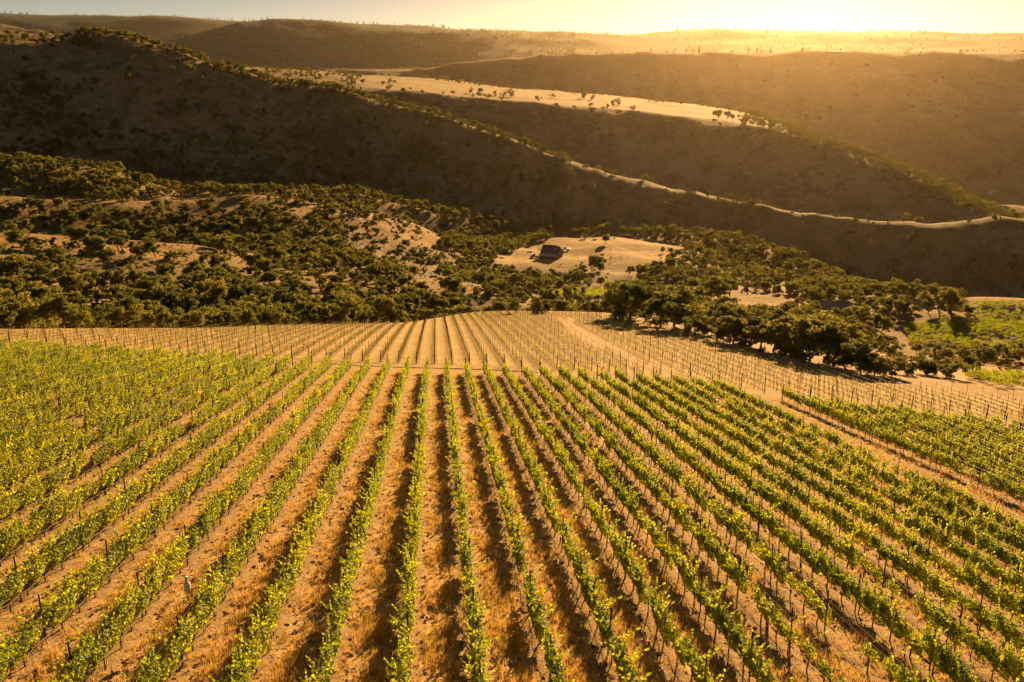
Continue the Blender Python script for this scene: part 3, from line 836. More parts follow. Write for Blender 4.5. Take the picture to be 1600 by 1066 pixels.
def tpost(name, h=2.0):
    m = MB()
    m.box((0, 0, h / 2 - .15), (.055, .012, h + .3)); m.box((0, .024, h / 2 - .15), (.012, .042, h + .3))
    return m.mesh(name, M_POST)
POST_M = tpost("steel_post")
posts.sort(key=lambda p: math.hypot(p[2], p[3]))
pv_ = [p for p in posts if in_frame(p[2], p[3], p[4] + 1.5, 5)][:300]
ps = set(id(p) for p in pv_); cnt = {}
for p in pv_:
    i = p[0]; cnt[i] = cnt.get(i, 0) + 1
    o = link_mesh("trellis_post", POST_M, None, (p[2], p[3], p[4]))
    o.rotation_euler = (random.gauss(0, .025), random.gauss(0, .025), YAW + random.uniform(-.3, .3))
    tag(o, f"{ordinal(cnt[i])} rusty steel post from the {entry.get(i, 'bottom edge')} in {rowname(i)}", "post", "rusty steel posts along the vine rows")
pr = [p for p in posts if id(p) not in ps]
pa = np.array([(p[2], p[3], p[4]) for p in pr])
scatter("trellis_posts", pa, YAW + rng.uniform(-.3, .3, len(pa)), np.ones(len(pa)), np.zeros(len(pa)), [(POST_M,)], "many more rusty steel posts in the further vine rows")

WOODP = MB(); WOODP.lathe([(0.0, -.4), (.065, -.4), (.06, 1.0), (.055, 2.0), (.03, 2.03), (0, 2.03)], 8)
ENDP = WOODP.mesh("end_post", M_WOODPOST, True)
for i, (a0, a1) in rowspan.items():
    X = row_x(i)
    x, y = XY(X, a1 + .3); z = float(gz(x, y))
    if in_frame(x, y, z + 1, 10):
        o = link_mesh("end_post", ENDP, None, (x, y, z)); o.rotation_euler = (random.gauss(0, .03), random.gauss(0, .03), 0)
        tag(o, f"dark wooden end post closing the leafy vines of {rowname(i)}", "post", "end posts of the leafy vine rows")
    # strands: three wires and a drip hose that follow the ground
    aa = np.arange(a0, a1 + .6, 3.0)
    xs, ys = XY(X, aa); zs = gz(xs, ys)
    if not any(in_frame(xs[k], ys[k], zs[k] + 1) for k in range(len(aa))): continue
    t = empty("trellis_wires", (xs[0], ys[0], zs[0]), 0, f"thin trellis wires strung post to post along {rowname(i)}", "wire", "trellis wires along the vine rows")
    for hgt, dx in ((.92, .0), (1.25, .05), (1.6, -.05)):
        m = MB()
        m.tube([(xs[k] - xs[0] + dx, ys[k] - ys[0], zs[k] - zs[0] + hgt) for k in range(len(aa))], .006, 3, False)
        m.build("wire", M_WIRE, t)
    ab = np.arange(a0, a1 + .3, .75)
    xb, yb = XY(X, ab); zb = gz(xb, yb)
    m = MB()
    m.tube([(xb[k] + .1, yb[k], zb[k] + .46 + .05 * math.sin(ab[k] * 2 * math.pi / 1.5) + .03 * math.sin(ab[k] * .9 + i)) for k in range(len(ab))], .012, 4, False)
    tag(m.build("drip_hose", M_HOSE), f"pale drip hose hanging low under the vines of {rowname(i)}", "hose", "drip hoses hanging under the vine rows")

# ------------------------------------------------------------------ the dry far block with young staked vines
def young_leaf(name):
    n = 26
    P = np.stack([rng.normal(size=n) * .09, rng.normal(size=n) * .12, .25 + rng.random(n) * .65], -1)
    v, f = leaf_faces(P, rng.uniform(.08, .15, n), rng.normal(size=(n, 3)))
    return np_mesh(name, v, f, M_YVINE, False)
YF = [young_leaf("young_foliage") for _ in range(3)]
ST = MB(); ST.tube([(0, 0, -.1), (0, 0, 1.35)], .011, 4); STAKE = ST.mesh("vine_stake", M_STAKE)
young, farposts, yends = [], [], []
XF0 = -0.45
for j in range(-60, 62):
    X = XF0 + SP * j
    a0 = float(near_end(X)) + 10.0
    a = np.arange(a0, 300, 1.5)
    x, y = XY(X, a)
    ok = (np.hypot(x, y) < field_R(x, y) - 5) & (track_dist(x, y) > 1.9)
    x, y, a = x[ok], y[ok], a[ok]
    if len(a) < 6: continue
    z = gz(x, y)
    px, py = project(np.stack([x, y, z], -1))
    ok = (px > -150) & (px < 1750)
    for k in np.nonzero(ok)[0]:
        if random.random() < .93: young.append((j, a[k], x[k], y[k], z[k], random.randrange(3)))
        if k % 4 == 2: farposts.append((j, x[k] + .03, y[k] + .7, z[k]))
    if ok[0]: yends.append((j, x[0], y[0], z[0]))
    if not ok.any(): continue
    q = np.nonzero(ok)[0][::3]
    if len(q) > 2 and any(in_frame(x[k], y[k], z[k] + 1) for k in q):
        t = empty("dry_block_wires", (x[q[0]], y[q[0]], z[q[0]]), 0, f"thin wires along the dry far block's {rowname(j).replace('the ', '', 1)}", "wire", "trellis wires of the dry far block")
        for hgt in (.75, 1.35):
            m = MB()
            m.tube([(x[k] - x[q[0]], y[k] - y[q[0]], z[k] - z[q[0]] + hgt) for k in q], .004, 3, False)
            m.build("wire", M_WIRE, t)
young.sort(key=lambda v: math.hypot(v[2], v[3]) + (0 if in_frame(v[2], v[3], v[4], 5) else 1e4))
cnt = {}
ysolo = young[:300]
for v in ysolo:
    j = v[0]; cnt[j] = cnt.get(j, 0) + 1
    t = empty("young_vine", (v[2], v[3], v[4]), random.uniform(0, 6.28), f"{ordinal(cnt[j])} staked young vine from the near end, dry block, {rowname(j).replace('the ', '', 1)}", "young vine", "staked young vines in the dry far block")
    link_mesh("stake", STAKE, t); link_mesh("foliage", YF[v[5]], t)
yr = young[300:]
ya = np.array([(v[2], v[3], v[4]) for v in yr])
scatter("young_vine_stakes", ya, rng.uniform(0, 6.28, len(ya)), rng.uniform(.75, 1.15, len(ya)), [v[5] for v in yr], [(STAKE, YF[k]) for k in range(3)], "many staked young vines across the dry far block")
fa = np.array([p[1:] for p in farposts])
scatter("dry_block_posts", fa, YAW + rng.uniform(-.3, .3, len(fa)), rng.uniform(.9, 1.05, len(fa)), np.zeros(len(fa)), [(POST_M,)], "thin dark posts across the dry far block")
for j, x, y, z in yends:
    if not in_frame(x, y, z + 1, 4): continue
    o = link_mesh("row_post", ENDP, None, (x - ALN[0] * .8, y - ALN[1] * .8, z)); o.rotation_euler = (random.gauss(0, .03), random.gauss(0, .03), 0)
    tag(o, f"dark wooden post starting dry block's {rowname(j).replace('the ', '', 1)}", "post", "wooden posts starting the dry block rows")

def ribbon(name, pts, width, lift, mat, n_across=2):
    pts = np.array(pts); d = np.gradient(pts[:, :2], axis=0); d /= np.linalg.norm(d, axis=1)[:, None]
    s = np.stack([d[:, 1], -d[:, 0]], -1)
    vs = []
    for k in range(n_across + 1):
        q = pts[:, :2] + s * width * (k / n_across - .5)
        vs.append(np.c_[q, height(q[:, 0], q[:, 1])[0] + lift])
    V = np.stack(vs, 1).reshape(-1, 3); m = n_across + 1
    f = [(i * m + k, i * m + k + 1, (i + 1) * m + k + 1, (i + 1) * m + k) for i in range(len(pts) - 1) for k in range(n_across)]
    return np_mesh(name, V, np.array(f)[:, ::-1], mat)
def resample(P, step):
    P = np.asarray(P)[:, :2]; s = np.r_[0, np.cumsum(np.linalg.norm(np.diff(P, axis=0), axis=1))]
    t = np.arange(0, s[-1], step)
    q = np.c_[np.interp(t, s, P[:, 0]), np.interp(t, s, P[:, 1])]
    for _ in range(2):
        k = max(3, int(8 / step) | 1); ker = np.ones(k) / k
        q = np.c_[np.convolve(np.pad(q[:, 0], k // 2, 'edge'), ker, 'valid'), np.convolve(np.pad(q[:, 1], k // 2, 'edge'), ker, 'valid')]
    return q
M_DUST = simple_mat("dusty_track", (0.47, 0.34, 0.155), 0.95, 0.2, 0.8, 0, .1)
tq = resample(TRACK, 1.0); dd = np.gradient(tq, axis=0); dd /= np.linalg.norm(dd, axis=1)[:, None]; ss = np.stack([dd[:, 1], -dd[:, 0]], -1)
for sgn in (-1, 1):
    tag(link_mesh("track", ribbon("track", tq + ss * sgn * .85, .6, .03, M_DUST)), kind="structure")
for KP in ([(890, 391), (897, 394), (905, 399), (911, 405), (909, 412), (898, 421)], [(892, 391), (930, 388), (975, 384), (1010, 382)]):
    kq = resample(np.array([hit(x, y, 300, 900) for x, y in KP]), 2.0)
    tag(link_mesh("track", ribbon("track", kq, 1.6, .06, M_DUST)), kind="structure")
# hose lying across the headland between the two blocks
hp = np.array([XY(X, float(near_end(X)) + 4.2 + .5 * math.sin(X * .3)) for X in np.arange(-14, 14, 1.0)])
m = MB(); zz = gz(hp[:, 0], hp[:, 1])
m.tube([(hp[k, 0], hp[k, 1], zz[k] + .05) for k in range(len(hp))], .04, 5, False)
tag(m.build("irrigation_hose", simple_mat("black_hose", (.04, .03, .025), .6)), "dark irrigation hose lying across the headland between the two vine blocks", "hose")

# ------------------------------------------------------------------ trees
def in_poly(px, py, poly_):
    c0 = np.zeros(np.shape(px), bool); n = len(poly_); j = n - 1
    for i in range(n):
        xi, yi = poly_[i]; xj, yj = poly_[j]
        cond = ((yi > py) != (yj > py)) & (px < (xj - xi) * (py - yi) / (yj - yi + 1e-9) + xi)
        c0 ^= cond; j = i
    return c0
CLEAR = [
 [(745, 416), (790, 398), (838, 380), (870, 369), (960, 366), (1060, 380), (1072, 392), (1040, 412), (1000, 432), (950, 430), (900, 436), (850, 432), (790, 430)],
 [(1095, 474), (1132, 450), (1200, 456), (1250, 466), (1275, 480), (1210, 498), (1120, 494)],
 [(850, 452), (960, 448), (985, 466), (866, 476)],
 [(1396, 506), (1465, 494), (1510, 464), (1640, 464), (1640, 562), (1500, 556), (1396, 544)],
 [(-40, 360), (110, 368), (230, 381), (300, 391), (420, 408), (410, 420), (280, 404), (180, 389), (-40, 380)],
 [(40, 308), (200, 316), (300, 304), (450, 306), (440, 314), (300, 320), (200, 333), (60, 325)],
 [(1250, 470), (1340, 478), (1340, 494), (1280, 496)],
 [(1380, 470), (1420, 462), (1420, 476), (1380, 480)],
]
SPARSE = [
 ([(530, 360), (610, 322), (680, 330), (750, 348), (730, 366), (650, 392), (600, 412), (545, 395)], .12),
 ([(-40, 380), (220, 392), (330, 408), (470, 430), (500, 442), (-40, 434)], .30),
 ([(280, 318), (420, 312), (440, 330), (300, 345)], .30),
 ([(590, 418), (680, 415), (690, 440), (600, 450)], .2),
 ([(1030, 392), (1160, 400), (1240, 440), (1240, 462), (1140, 446), (1060, 428)], .35),
 ([(-40, 430), (540, 436), (540, 446), (-40, 443)], .08),
 ([(-40, 300), (60, 306), (200, 316), (200, 326), (-40, 322)], .25),
 ([(440, 312), (540, 318), (560, 350), (500, 360), (430, 335)], .4),
 ([(80, 254), (230, 268), (260, 280), (90, 275)], .30),
 ([(640, 495), (830, 478), (960, 482), (960, 500), (640, 512)], .0),
]
trees = []     # x, y, z, height, variant, zone key
def cand(n, r0, r1, amax=34.0):
    az = np.radians(rng.uniform(-amax, amax, n)); r = np.sqrt(rng.uniform(r0 * r0, r1 * r1, n))
    x, y = r * np.sin(az), r * np.cos(az); z, u = height(x, y)
    px, py = project(np.stack([x, y, z], -1))
    return x, y, z, u, px, py
def thin(x, y, dmin):
    keep = np.zeros(len(x), bool); cell = {}
    for k in range(len(x)):
        cx, cy = int(x[k] // dmin), int(y[k] // dmin); ok = True
        for a in (-1, 0, 1):
            for b in (-1, 0, 1):
                for q in cell.get((cx + a, cy + b), ()):
                    if (x[q] - x[k]) ** 2 + (y[q] - y[k]) ** 2 < dmin * dmin: ok = False
        if ok: keep[k] = True; cell.setdefault((cx, cy), []).append(k)
    return keep
# valley woodland
x, y, z, u, px, py = cand(32500, 165, 830)
RE_, _, _ = knots(np.arctan2(x, y))
R_c = np.hypot(x, y)
dens = np.where((u > 0.02) & (u < 6.6), 0.95, 0.0)
dens *= np.where(px < 640, sstep(4, 10, R_c - RE_), np.where(px < 950, sstep(14, 26, R_c - RE_), 1))
nn = fbm(x, y, 70., 3)
dens *= sstep(-.30, .22, nn + .22 + .12 * sstep(4.3, 5.2, u) + .2 * sstep(1.6, .6, u))
dens *= np.where((px > 960) & (u < 1.1), .0, 1)
dens *= np.where((px > 960) & (u >= 1.1) & (u < 3.2), .38, 1)
dens *= np.where((px > 1340) & (u < 4.0), .35, 1) * np.where((px > 1400) & (u < 4.0), .3, 1)
for pl in CLEAR: dens[in_poly(px, py, pl)] = 0
for pl, f in SPARSE: dens[in_poly(px, py, pl)] *= f
k = rng.random(len(x)) < dens
x, y, z, u, px, py = [q[k] for q in (x, y, z, u, px, py)]
k = thin(x, y, 4.4)
for q in np.nonzero(k)[0]:
    trees.append([x[q], y[q], z[q], (3.6 + 4.2 * rng.random() ** 1.4) * (1.25 if u[q] < 1.5 else 1), int(rng.integers(0, 8)), px[q], py[q], u[q], 'v'])
# the tree line along the field's lower right edge, surveyed one by one: base pixel, height in pixels
LINE = [(962, 494, 62), (985, 499, 72), (1010, 503, 84), (1032, 512, 90), (1052, 508, 78), (1078, 517, 60), (1100, 524, 58), (1122, 529, 62), (1146, 536, 60), (1166, 540, 62),
        (1188, 545, 66), (1208, 549, 74), (1226, 553, 84), (1246, 559, 82), (1266, 563, 88), (1286, 566, 76), (1302, 573, 66), (1322, 579, 58), (1345, 583, 62), (1366, 588, 58),
        (1392, 588, 60), (1418, 586, 62), (1448, 586, 66), (1478, 590, 50), (1512, 574, 56), (1545, 566, 54), (1580, 562, 50), (1605, 566, 60), (1632, 570, 60),
        (1130, 512, 56), (1175, 522, 58), (1222, 530, 64), (1262, 540, 60), (1305, 545, 62), (1350, 556, 56), (1400, 560, 58), (1440, 556, 62), (1490, 556, 48), (1062, 496, 66), (1000, 486, 58),
        (1092, 505, 52), (1155, 518, 50), (1200, 530, 56), (1242, 538, 60), (1285, 548, 58), (1330, 560, 54), (1375, 566, 56), (1420, 570, 52)]
for bx, by, hp_ in [q for q in LINE if not (q[0] > 1365 and q[1] < 572 and q[0] < 1500)]:
    p = hit(bx, by, 60, 600); Rr = np.linalg.norm(p)
    trees.append([p[0], p[1], p[2], hp_ * Rr / FPX * (.92 if bx < 1330 else .74 if bx < 1400 else .62) * rng.uniform(.68, 1.08), int(rng.integers(0, 8)), bx, by, .5, 'line'])
for bx, by, hp_ in [(806, 492, 26), (845, 487, 22), (878, 488, 26), (900, 486, 24), (925, 488, 26), (948, 490, 28), (863, 486, 20), (890, 485, 22), (780, 489, 24), (760, 490, 24), (735, 490, 26), (715, 491, 28), (700, 493, 28)]:
    p = hit(bx, by, 60, 600); d = p[:2] / np.linalg.norm(p[:2])
    Rr = np.linalg.norm(p) + (0 if bx == 806 else rng.uniform(8, 26))
    q = d * Rr; zz = float(height(q[0], q[1])[0])
    trees.append([q[0], q[1], zz, (hp_ * Rr / FPX) + (0 if bx == 806 else 2.4), int(rng.integers(0, 8)), bx, by, .6, 'brow'])
# single oaks that stand clear, surveyed: base x, base y, height px
for bx, by, hp_, zk in [(946, 381, 17, 'knoll'), (912, 373, 10, 'knoll'), (932, 372, 10, 'knoll'), (1048, 398, 14, 'knoll'), (1035, 396, 12, 'knoll'), (1062, 402, 14, 'knoll'), (1072, 410, 16, 'knoll'),
                        (1140, 463, 32, 'pale'), (1095, 470, 34, 'pale'), (1110, 468, 36, 'pale'), (1120, 470, 30, 'pale'), (925, 425, 24, 'knoll'), (938, 424, 26, 'knoll'), (912, 428, 18, 'knoll'),
                        (1406, 498, 32, 'rv'), (1392, 494, 26, 'rv'), (1468, 490, 40, 'rv'), (1482, 488, 36, 'rv'), (1512, 494, 18, 'rv'), (1450, 490, 30, 'rv'), (1380, 500, 26, 'rv'), (1366, 520, 34, 'rv'), (1350, 505, 28, 'rv'), (1330, 500, 26, 'rv'),
                        (735, 146, 9, 'md'), (750, 148, 10, 'md'), (773, 150, 9, 'md'), (785, 152, 8, 'md'), (800, 152, 13, 'md'), (862, 153, 7, 'md'), (913, 155, 11, 'md'), (925, 156, 8, 'md'), (957, 166, 11, 'md'), (967, 165, 11, 'md'), (882, 143, 7, 'md'),
                        (608, 130, 8, 'md'), (617, 131, 7, 'md'), (598, 134, 7, 'md'), (566, 132, 8, 'md'), (563, 122, 7, 'md'), (1120, 190, 18, 'md'), (1135, 188, 14, 'md'), (1145, 190, 12, 'md'), (1165, 192, 12, 'md')]:
    p = hit(bx, by, 250 if zk != 'md' else 1200, 2600); Rr = np.linalg.norm(p)
    trees.append([p[0], p[1], p[2], hp_ * Rr / FPX, int(rng.integers(0, 8)), bx, by, 5, zk])
# scrub and oaks on the dark ridge, the ridge behind it, and beyond
def band(n, r0, r1, f, h0, h1, key, dmin):
    x, y, z, u, px, py = cand(n, r0, r1)
    k = rng.random(n) < f(x, y, u, px, py)
    x, y, z, u, px, py = [q[k] for q in (x, y, z, u, px, py)]
    k = thin(x, y, dmin)
    return [[x[q], y[q], z[q], rng.uniform(h0, h1), int(rng.integers(0, 8)), px[q], py[q], u[q], key] for q in np.nonzero(k)[0]]
def f_ridge(x, y, u, px, py):
    nz = fbm(x, y, 90., 3)
    d = np.where((u > 6.55) & (u < 8.0), 0.12 + 0.75 * sstep(7.6, 6.8, u) + .6 * sstep(.0, .35, nz), 0)
    d = np.where((px > 900) & (u > 7.1) & (u < 8.2), d * .25, d)
    crest = np.where((px > 120) & (px < 890), sstep(7.86, 7.95, u) * sstep(8.7, 8.2, u), .10 * sstep(8.02, 8.1, u) * (u < 8.6))
    return np.clip(np.maximum(d, crest * (0.55 + .6 * (nz > -.15))), 0, 1)
trees += band(20000, 640, 1150, f_ridge, 3.0, 8.0, 'ridge', 4.2)
def f_r2(x, y, u, px, py):
    nz = fbm(x, y, 120., 3)
    d = np.where((u > 9.0) & (u < 10.0), (0.12 + .6 * sstep(9.5, 9.85, u)) * np.where(px > 1180, .45, 1), 0)
    d = np.where((u > 10) & (u < 11.3) & ((px < 560) | (px > 1180)), .5, d)
    d = np.where((u > 9.85) & (u < 11.1) & (px > 1200), .85, d)
    d = np.where((u > 10.85) & (u < 11.1), .6, d)
    return np.clip(d * sstep(-.4, .2, nz + .1), 0, 1)
trees += band(9000, 900, 2400, f_r2, 4, 8, 'back', 7.0)
def f_crest2(x, y, u, px, py):
    return np.where((u > 9.75) & (u < 11.25) & (px > 1140), .9 * sstep(1140, 1330, px), 0) * (fbm(x, y, 60., 2) > -.33)
trees += [t for t in band(60000, 980, 1750, f_crest2, 4.5, 8.5, 'back', 6.0)]
def f_low(x, y, u, px, py):
    nz = fbm(x, y, 30., 3)
    d = np.where((u > .3) & (u < 6.6), .16 + .55 * (nz > .08), 0)
    d[in_poly(px, py, CLEAR[0])] *= .12; d[in_poly(px, py, CLEAR[1])] *= .2
    d[in_poly(px, py, CLEAR[3])] = 0; d[in_poly(px, py, CLEAR[2])] = 0
    d = np.where((px > 640) & (px < 960) & (u < .6), 0, d)
    return d
lowscrub = band(22000, 190, 800, f_low, .6, 1.9, 'low', 1.6)
for t in [q for q in trees if q[8] == 'line']:
    for _ in range(3):
        x0, y0 = t[0] + rng.normal() * 3.5, t[1] + abs(rng.normal()) * 3 + .5
        lowscrub.append([x0, y0, float(height(x0, y0)[0]), rng.uniform(1.0, 3.0), int(rng.integers(0, 8)), 0, 0, 0, 'low'])
def f_far(x, y, u, px, py):
    nz = fbm(x, y, 320., 4)
    d = np.where((u > 11.3) & (u < 13.0), .08 + .3 * (nz > .22), 0)
    d = np.where((u > 13.2) & (u < 15.3) & (px < 900), .9 * (nz > -.02) + .08, d)
    d = np.where((u > 13.2) & (u < 15.2) & (px > 900), .10 + .3 * (nz > .3), d)
    return d
fartrees = band(16000, 1700, 5200, f_far, 5, 10, 'far', 11.0)

# 300 largest in view become trees of their own
def visible_size(t):
    if not (-15 < t[5] < 1615): return 0
    R0 = math.sqrt(t[0] ** 2 + t[1] ** 2 + t[2] ** 2)
    return t[3] / R0
fixed = [t for t in trees if t[8] not in ('v', 'ridge', 'back')]
order = sorted(trees, key=lambda t: -(visible_size(t) + (1 if t[8] not in ('v', 'ridge', 'back') else 0)))
own, others = order[:300], order[300:]
def tree_zone(t):
    px, k, u = t[5], t[8], t[7]
    if k == 'line':
        return "in the line along the dry field's right edge" if px > 1075 else "in the big clump at the dry field's far edge"
    if k == 'brow': return "along the brow of the field below the barn"
    if k == 'knoll': return "on the golden knoll round the barn"
    if k == 'pale': return "beside the pale meadow right of the barn"
    if k == 'rv': return "round the green vineyard at right"
    if k == 'md': return "on the golden meadow of the distant ridge"
    if px < 170: return "behind the field edge at far left"
    if px < 330: return "behind the dry block's left end"
    if px < 480: return "behind the dry block left of centre"
    if px < 650: return "left of where the dry rows end"
    if px < 960: return "in the wood between field and barn"
    return "in the wood right of the barn knoll"
zones = {}
for t in own: zones.setdefault(tree_zone(t), []).append(t)
for zname, l in zones.items():
    l.sort(key=lambda t: t[5])
    for n0, t in enumerate(l):
        e = empty("oak_tree", (t[0], t[1], t[2] - .15), random.uniform(0, 6.28), f"{ordinal(n0 + 1)} oak from the left {zname}", "tree", "oak trees " + zname)
        s = t[3] / 8.0 * 1.0; w_ = 1.22 if t[8] == 'line' else 1.0; e.scale = (w_ * s * random.uniform(.9, 1.15), w_ * s * random.uniform(.9, 1.15), s)
        link_mesh("trunk", OAKS[t[4]][0], e); link_mesh("crown", OAKS[t[4]][1], e)
def scatter_trees(name, l, meshes, div, label, nv):
    P = np.array([(t[0], t[1], t[2] - .2) for t in l]); h = np.array([t[3] for t in l]) / div
    sc = np.stack([h * rng.uniform(.8, 1.35, len(l)), h * rng.uniform(.8, 1.35, len(l)), h], -1)
    scatter(name, P, rng.uniform(0, 6.28, len(l)), sc, [t[4] % nv for t in l], meshes, label)
scatter_trees("oak_woodland", [t for t in others if t[8] not in ('ridge', 'back')], OAKS, 8.0, "wood of dark green oaks covering the valley behind the vineyard", 8)
scatter_trees("ridge_scrub", [t for t in others if t[8] in ('ridge', 'back')], OAKS, 8.0, "scrub and small oaks dotted over the shaded ridges", 8)
scatter_trees("distant_woods", fartrees, [(q,) for q in FARTREE], 8.0, "distant dark woods and scattered trees on the far hills", 3)
scatter_trees("valley_scrub", lowscrub, [(q[1],) for q in OAKS], 8.0, "low scrub and tussocks over the golden grass of the valley", 8)
# conifers that stand against the sky or above the oaks
PN = [(400, 300, 19), (339, 302, 8), (905, 352, 17), (917, 354, 14), (930, 355, 13), (945, 355, 14), (1072, 84, 9), (1082, 84, 8), (1092, 84, 12), (1169, 84, 10), (1182, 84, 8), (1204, 84, 10), (1253, 84, 9), (1291, 84, 7), (1335, 84, 6)]
for n0, (bx, by, hp_) in enumerate(sorted(PN)):
    p = hit(bx, by, 500, 5400); Rr = np.linalg.norm(p)
    zn = "standing above the valley oaks" if by > 200 else "on the crest of the hazy hill under the sun"
    k0 = sum(1 for q in sorted(PN)[:n0 + 1] if (q[1] > 200) == (by > 200))
    e = empty("pine_tree", tuple(p), random.uniform(0, 6.28), f"{ordinal(k0)} dark pine from the left {zn}", "tree", "pines " + zn)
    s = hp_ * Rr / FPX / 10.2; e.scale = (s, s, s)
    link_mesh("trunk", PINES[n0 % 2][0], e); link_mesh("crown", PINES[n0 % 2][1], e)
# conifer fringe along the skyline, too small to tell apart
sk = []
for k_, r_off, a0, a1, n in ((14, 0, -31, 31, 420), (16, 0, -31, -12, 260)):
    for q in range(n):
        az = R_(rng.uniform(a0, a1))
        if perlin(np.array([az * 60.]), np.array([k_ * 3.3]))[0] < .02: continue
        rr = float(np.interp(az, AZG, KR[k_])) + rng.normal() * 30
        x, y = rr * math.sin(az), rr * math.cos(az); z = float(height(x, y)[0])
        sk.append([x, y, z, rng.uniform(9, 19), q % 2])
scatter_trees("skyline_conifers", [[*t[:4], t[4]] for t in sk], PINES, 10.2, "fringe of small conifers along the skyline", 2)

# ------------------------------------------------------------------ other vineyards far off
def vine_patch(name, px_poly, raz, label, sp=2.7, step=1.7, rr=(200, 700)):
    c0 = hit(*np.mean(px_poly, axis=0), *rr)
    g = np.arange(-90, 90, step); L = np.arange(-90, 90, sp)
    A_, B_ = np.meshgrid(g, L)
    d = np.array([math.sin(raz), math.cos(raz)]); s = np.array([d[1], -d[0]])
    x = c0[0] + A_ * d[0] + B_ * s[0]; y = c0[1] + A_ * d[1] + B_ * s[1]
    x, y = x.ravel(), y.ravel(); z = gz(x, y); px, py = project(np.stack([x, y, z], -1))
    k = in_poly(px, py, px_poly) & (rng.random(len(x)) < .45 + .9 * (fbm(x, y, 22., 2) + .35))
    P = np.c_[x, y, z][k]
    scatter(name, P, -raz + rng.uniform(-.1, .1, len(P)), rng.uniform(.8, 1.15, len(P)), rng.integers(0, 6, len(P)), [(VINE_F[q],) for q in range(6)], label)
vine_patch("distant_vines", [(1412, 512), (1475, 498), (1500, 500), (1525, 474), (1640, 472), (1640, 556), (1520, 552), (1420, 538)], R_(72), "yellow-green vineyard on the valley floor at right")
vine_patch("distant_vines", [(868, 456), (905, 452), (960, 454), (976, 464), (960, 467), (872, 464)], R_(70), "narrow yellow strip of vines below the barn knoll")
vine_patch("distant_vines", [(1500, 592), (1540, 586), (1640, 592), (1640, 618), (1560, 606)], R_(-30), "small green patch of vines past the dry field at right", rr=(60, 400))

# ------------------------------------------------------------------ barn, sheds and vehicles
M_ROOF = simple_mat("dark_shingle_roof", (0.17, 0.145, 0.13), 0.7, .25, 1.5)
M_TIN = simple_mat("grey_tin", (0.58, 0.58, 0.56), 0.45, .12, .8, .3, .5)
M_RED = simple_mat("red_barn_boards", (0.30, 0.075, 0.045), 0.85, .25, 2.0)
M_GREY = simple_mat("grey_barn_boards", (0.16, 0.13, 0.105), 0.85, .25, 2.0)
M_DARK = simple_mat("dark_opening", (0.02, 0.018, 0.016), 0.9, .1, 2.0)
M_TEAL = simple_mat("blue_green_tin_roof", (0.13, 0.17, 0.17), 0.55, .12, .6, .2, .4)
M_WHITE = simple_mat("white_paint", (0.82, 0.82, 0.79), 0.5, .05, 1.0)
M_REDP = simple_mat("red_car_paint", (0.45, 0.03, 0.025), 0.35, .05, 1.0, 0, .5)
M_DKP = simple_mat("dark_car_paint", (0.05, 0.04, 0.04), 0.4, .1, 1.0, 0, .5)
M_GLASS = simple_mat("dark_car_glass", (0.03, 0.035, 0.04), 0.15, .05, 1.0, 0, .6)
M_TYRE = simple_mat("tyre_rubber", (0.025, 0.024, 0.023), 0.85, .1, 3.0)

def prism(m, x0, x1, prof):
    """profile in (y, z) swept along x"""
    n = len(prof)
    vs = [(x0, p[0], p[1]) for p in prof] + [(x1, p[0], p[1]) for p in prof]
    fs = [tuple(range(n - 1, -1, -1)), tuple(range(n, 2 * n))] + [(i, (i + 1) % n, n + (i + 1) % n, n + i) for i in range(n)]
    m.add(vs, [tuple(reversed(f)) for f in fs])
bp_ = hit(858, 404, 400, 900); Bs = np.linalg.norm(bp_) / FPX      # metres per pixel at the barn
barn = empty("barn", tuple(bp_), R_(-24), "dark-roofed old barn with red boards standing on the golden knoll", "barn")
bw = 28 * Bs; bd = bw * .78; wh = bw * .26; rh = bw * .40
m = MB(); m.box((0, bd / 2, wh / 2 - .4), (bw, bd, wh + .8)); prism(m, -bw / 2, bw / 2, [(0.02, wh), (bd - .02, wh), (bd / 2, wh + rh - .1)]); m.build("wall", M_GREY, barn)
m = MB(); prism(m, -bw / 2 - .5, bw / 2 * .55, [(-.6, wh - .32), (bd / 2, wh + rh), (bd + .6, wh - .32), (bd + .6, wh - .02), (bd / 2, wh + rh + .35), (-.6, wh - .02)]); m.build("roof", M_ROOF, barn)
m = MB(); prism(m, bw / 2 * .55 + .01, bw / 2 + .6, [(-.6, wh - .32), (bd / 2 - .8, wh + rh * .74), (bd + .6, wh - .32), (bd + .6, wh - .02), (bd / 2 - .8, wh + rh * .74 + .35), (-.6, wh - .02)]); m.build("lower_roof", M_ROOF, barn)
m = MB(); prism(m, -bw / 2 - .3, bw / 2 + .5, [(-3.4, wh * .62), (-.62, wh - .1), (-.62, wh + .08), (-3.4, wh * .62 + .16)]); m.build("porch_roof", M_TIN, barn)
m = MB(); m.box((bw * .2, -3.0, wh * .3 - .2), (bw * .58, .16, wh * .6 + .2)); m.build("red_wall", M_RED, barn)
m = MB(); m.box((-bw * .3, -3.0, wh * .3 - .2), (bw * .36, .14, wh * .6 + .2)); m.build("porch_wall", M_GREY, barn)
for k in range(5):
    m = MB(); m.box((-bw / 2 + .2 + k * (bw - .2) / 4, -3.25, wh * .3), (.22, .22, wh * .66)); m.build("porch_post", M_GREY, barn)
m = MB(); m.box((bw * .30, bd / 4 - .1, wh + rh * .62 + .3), (.7, .7, .8)); m.build("chimney", M_TIN, barn)

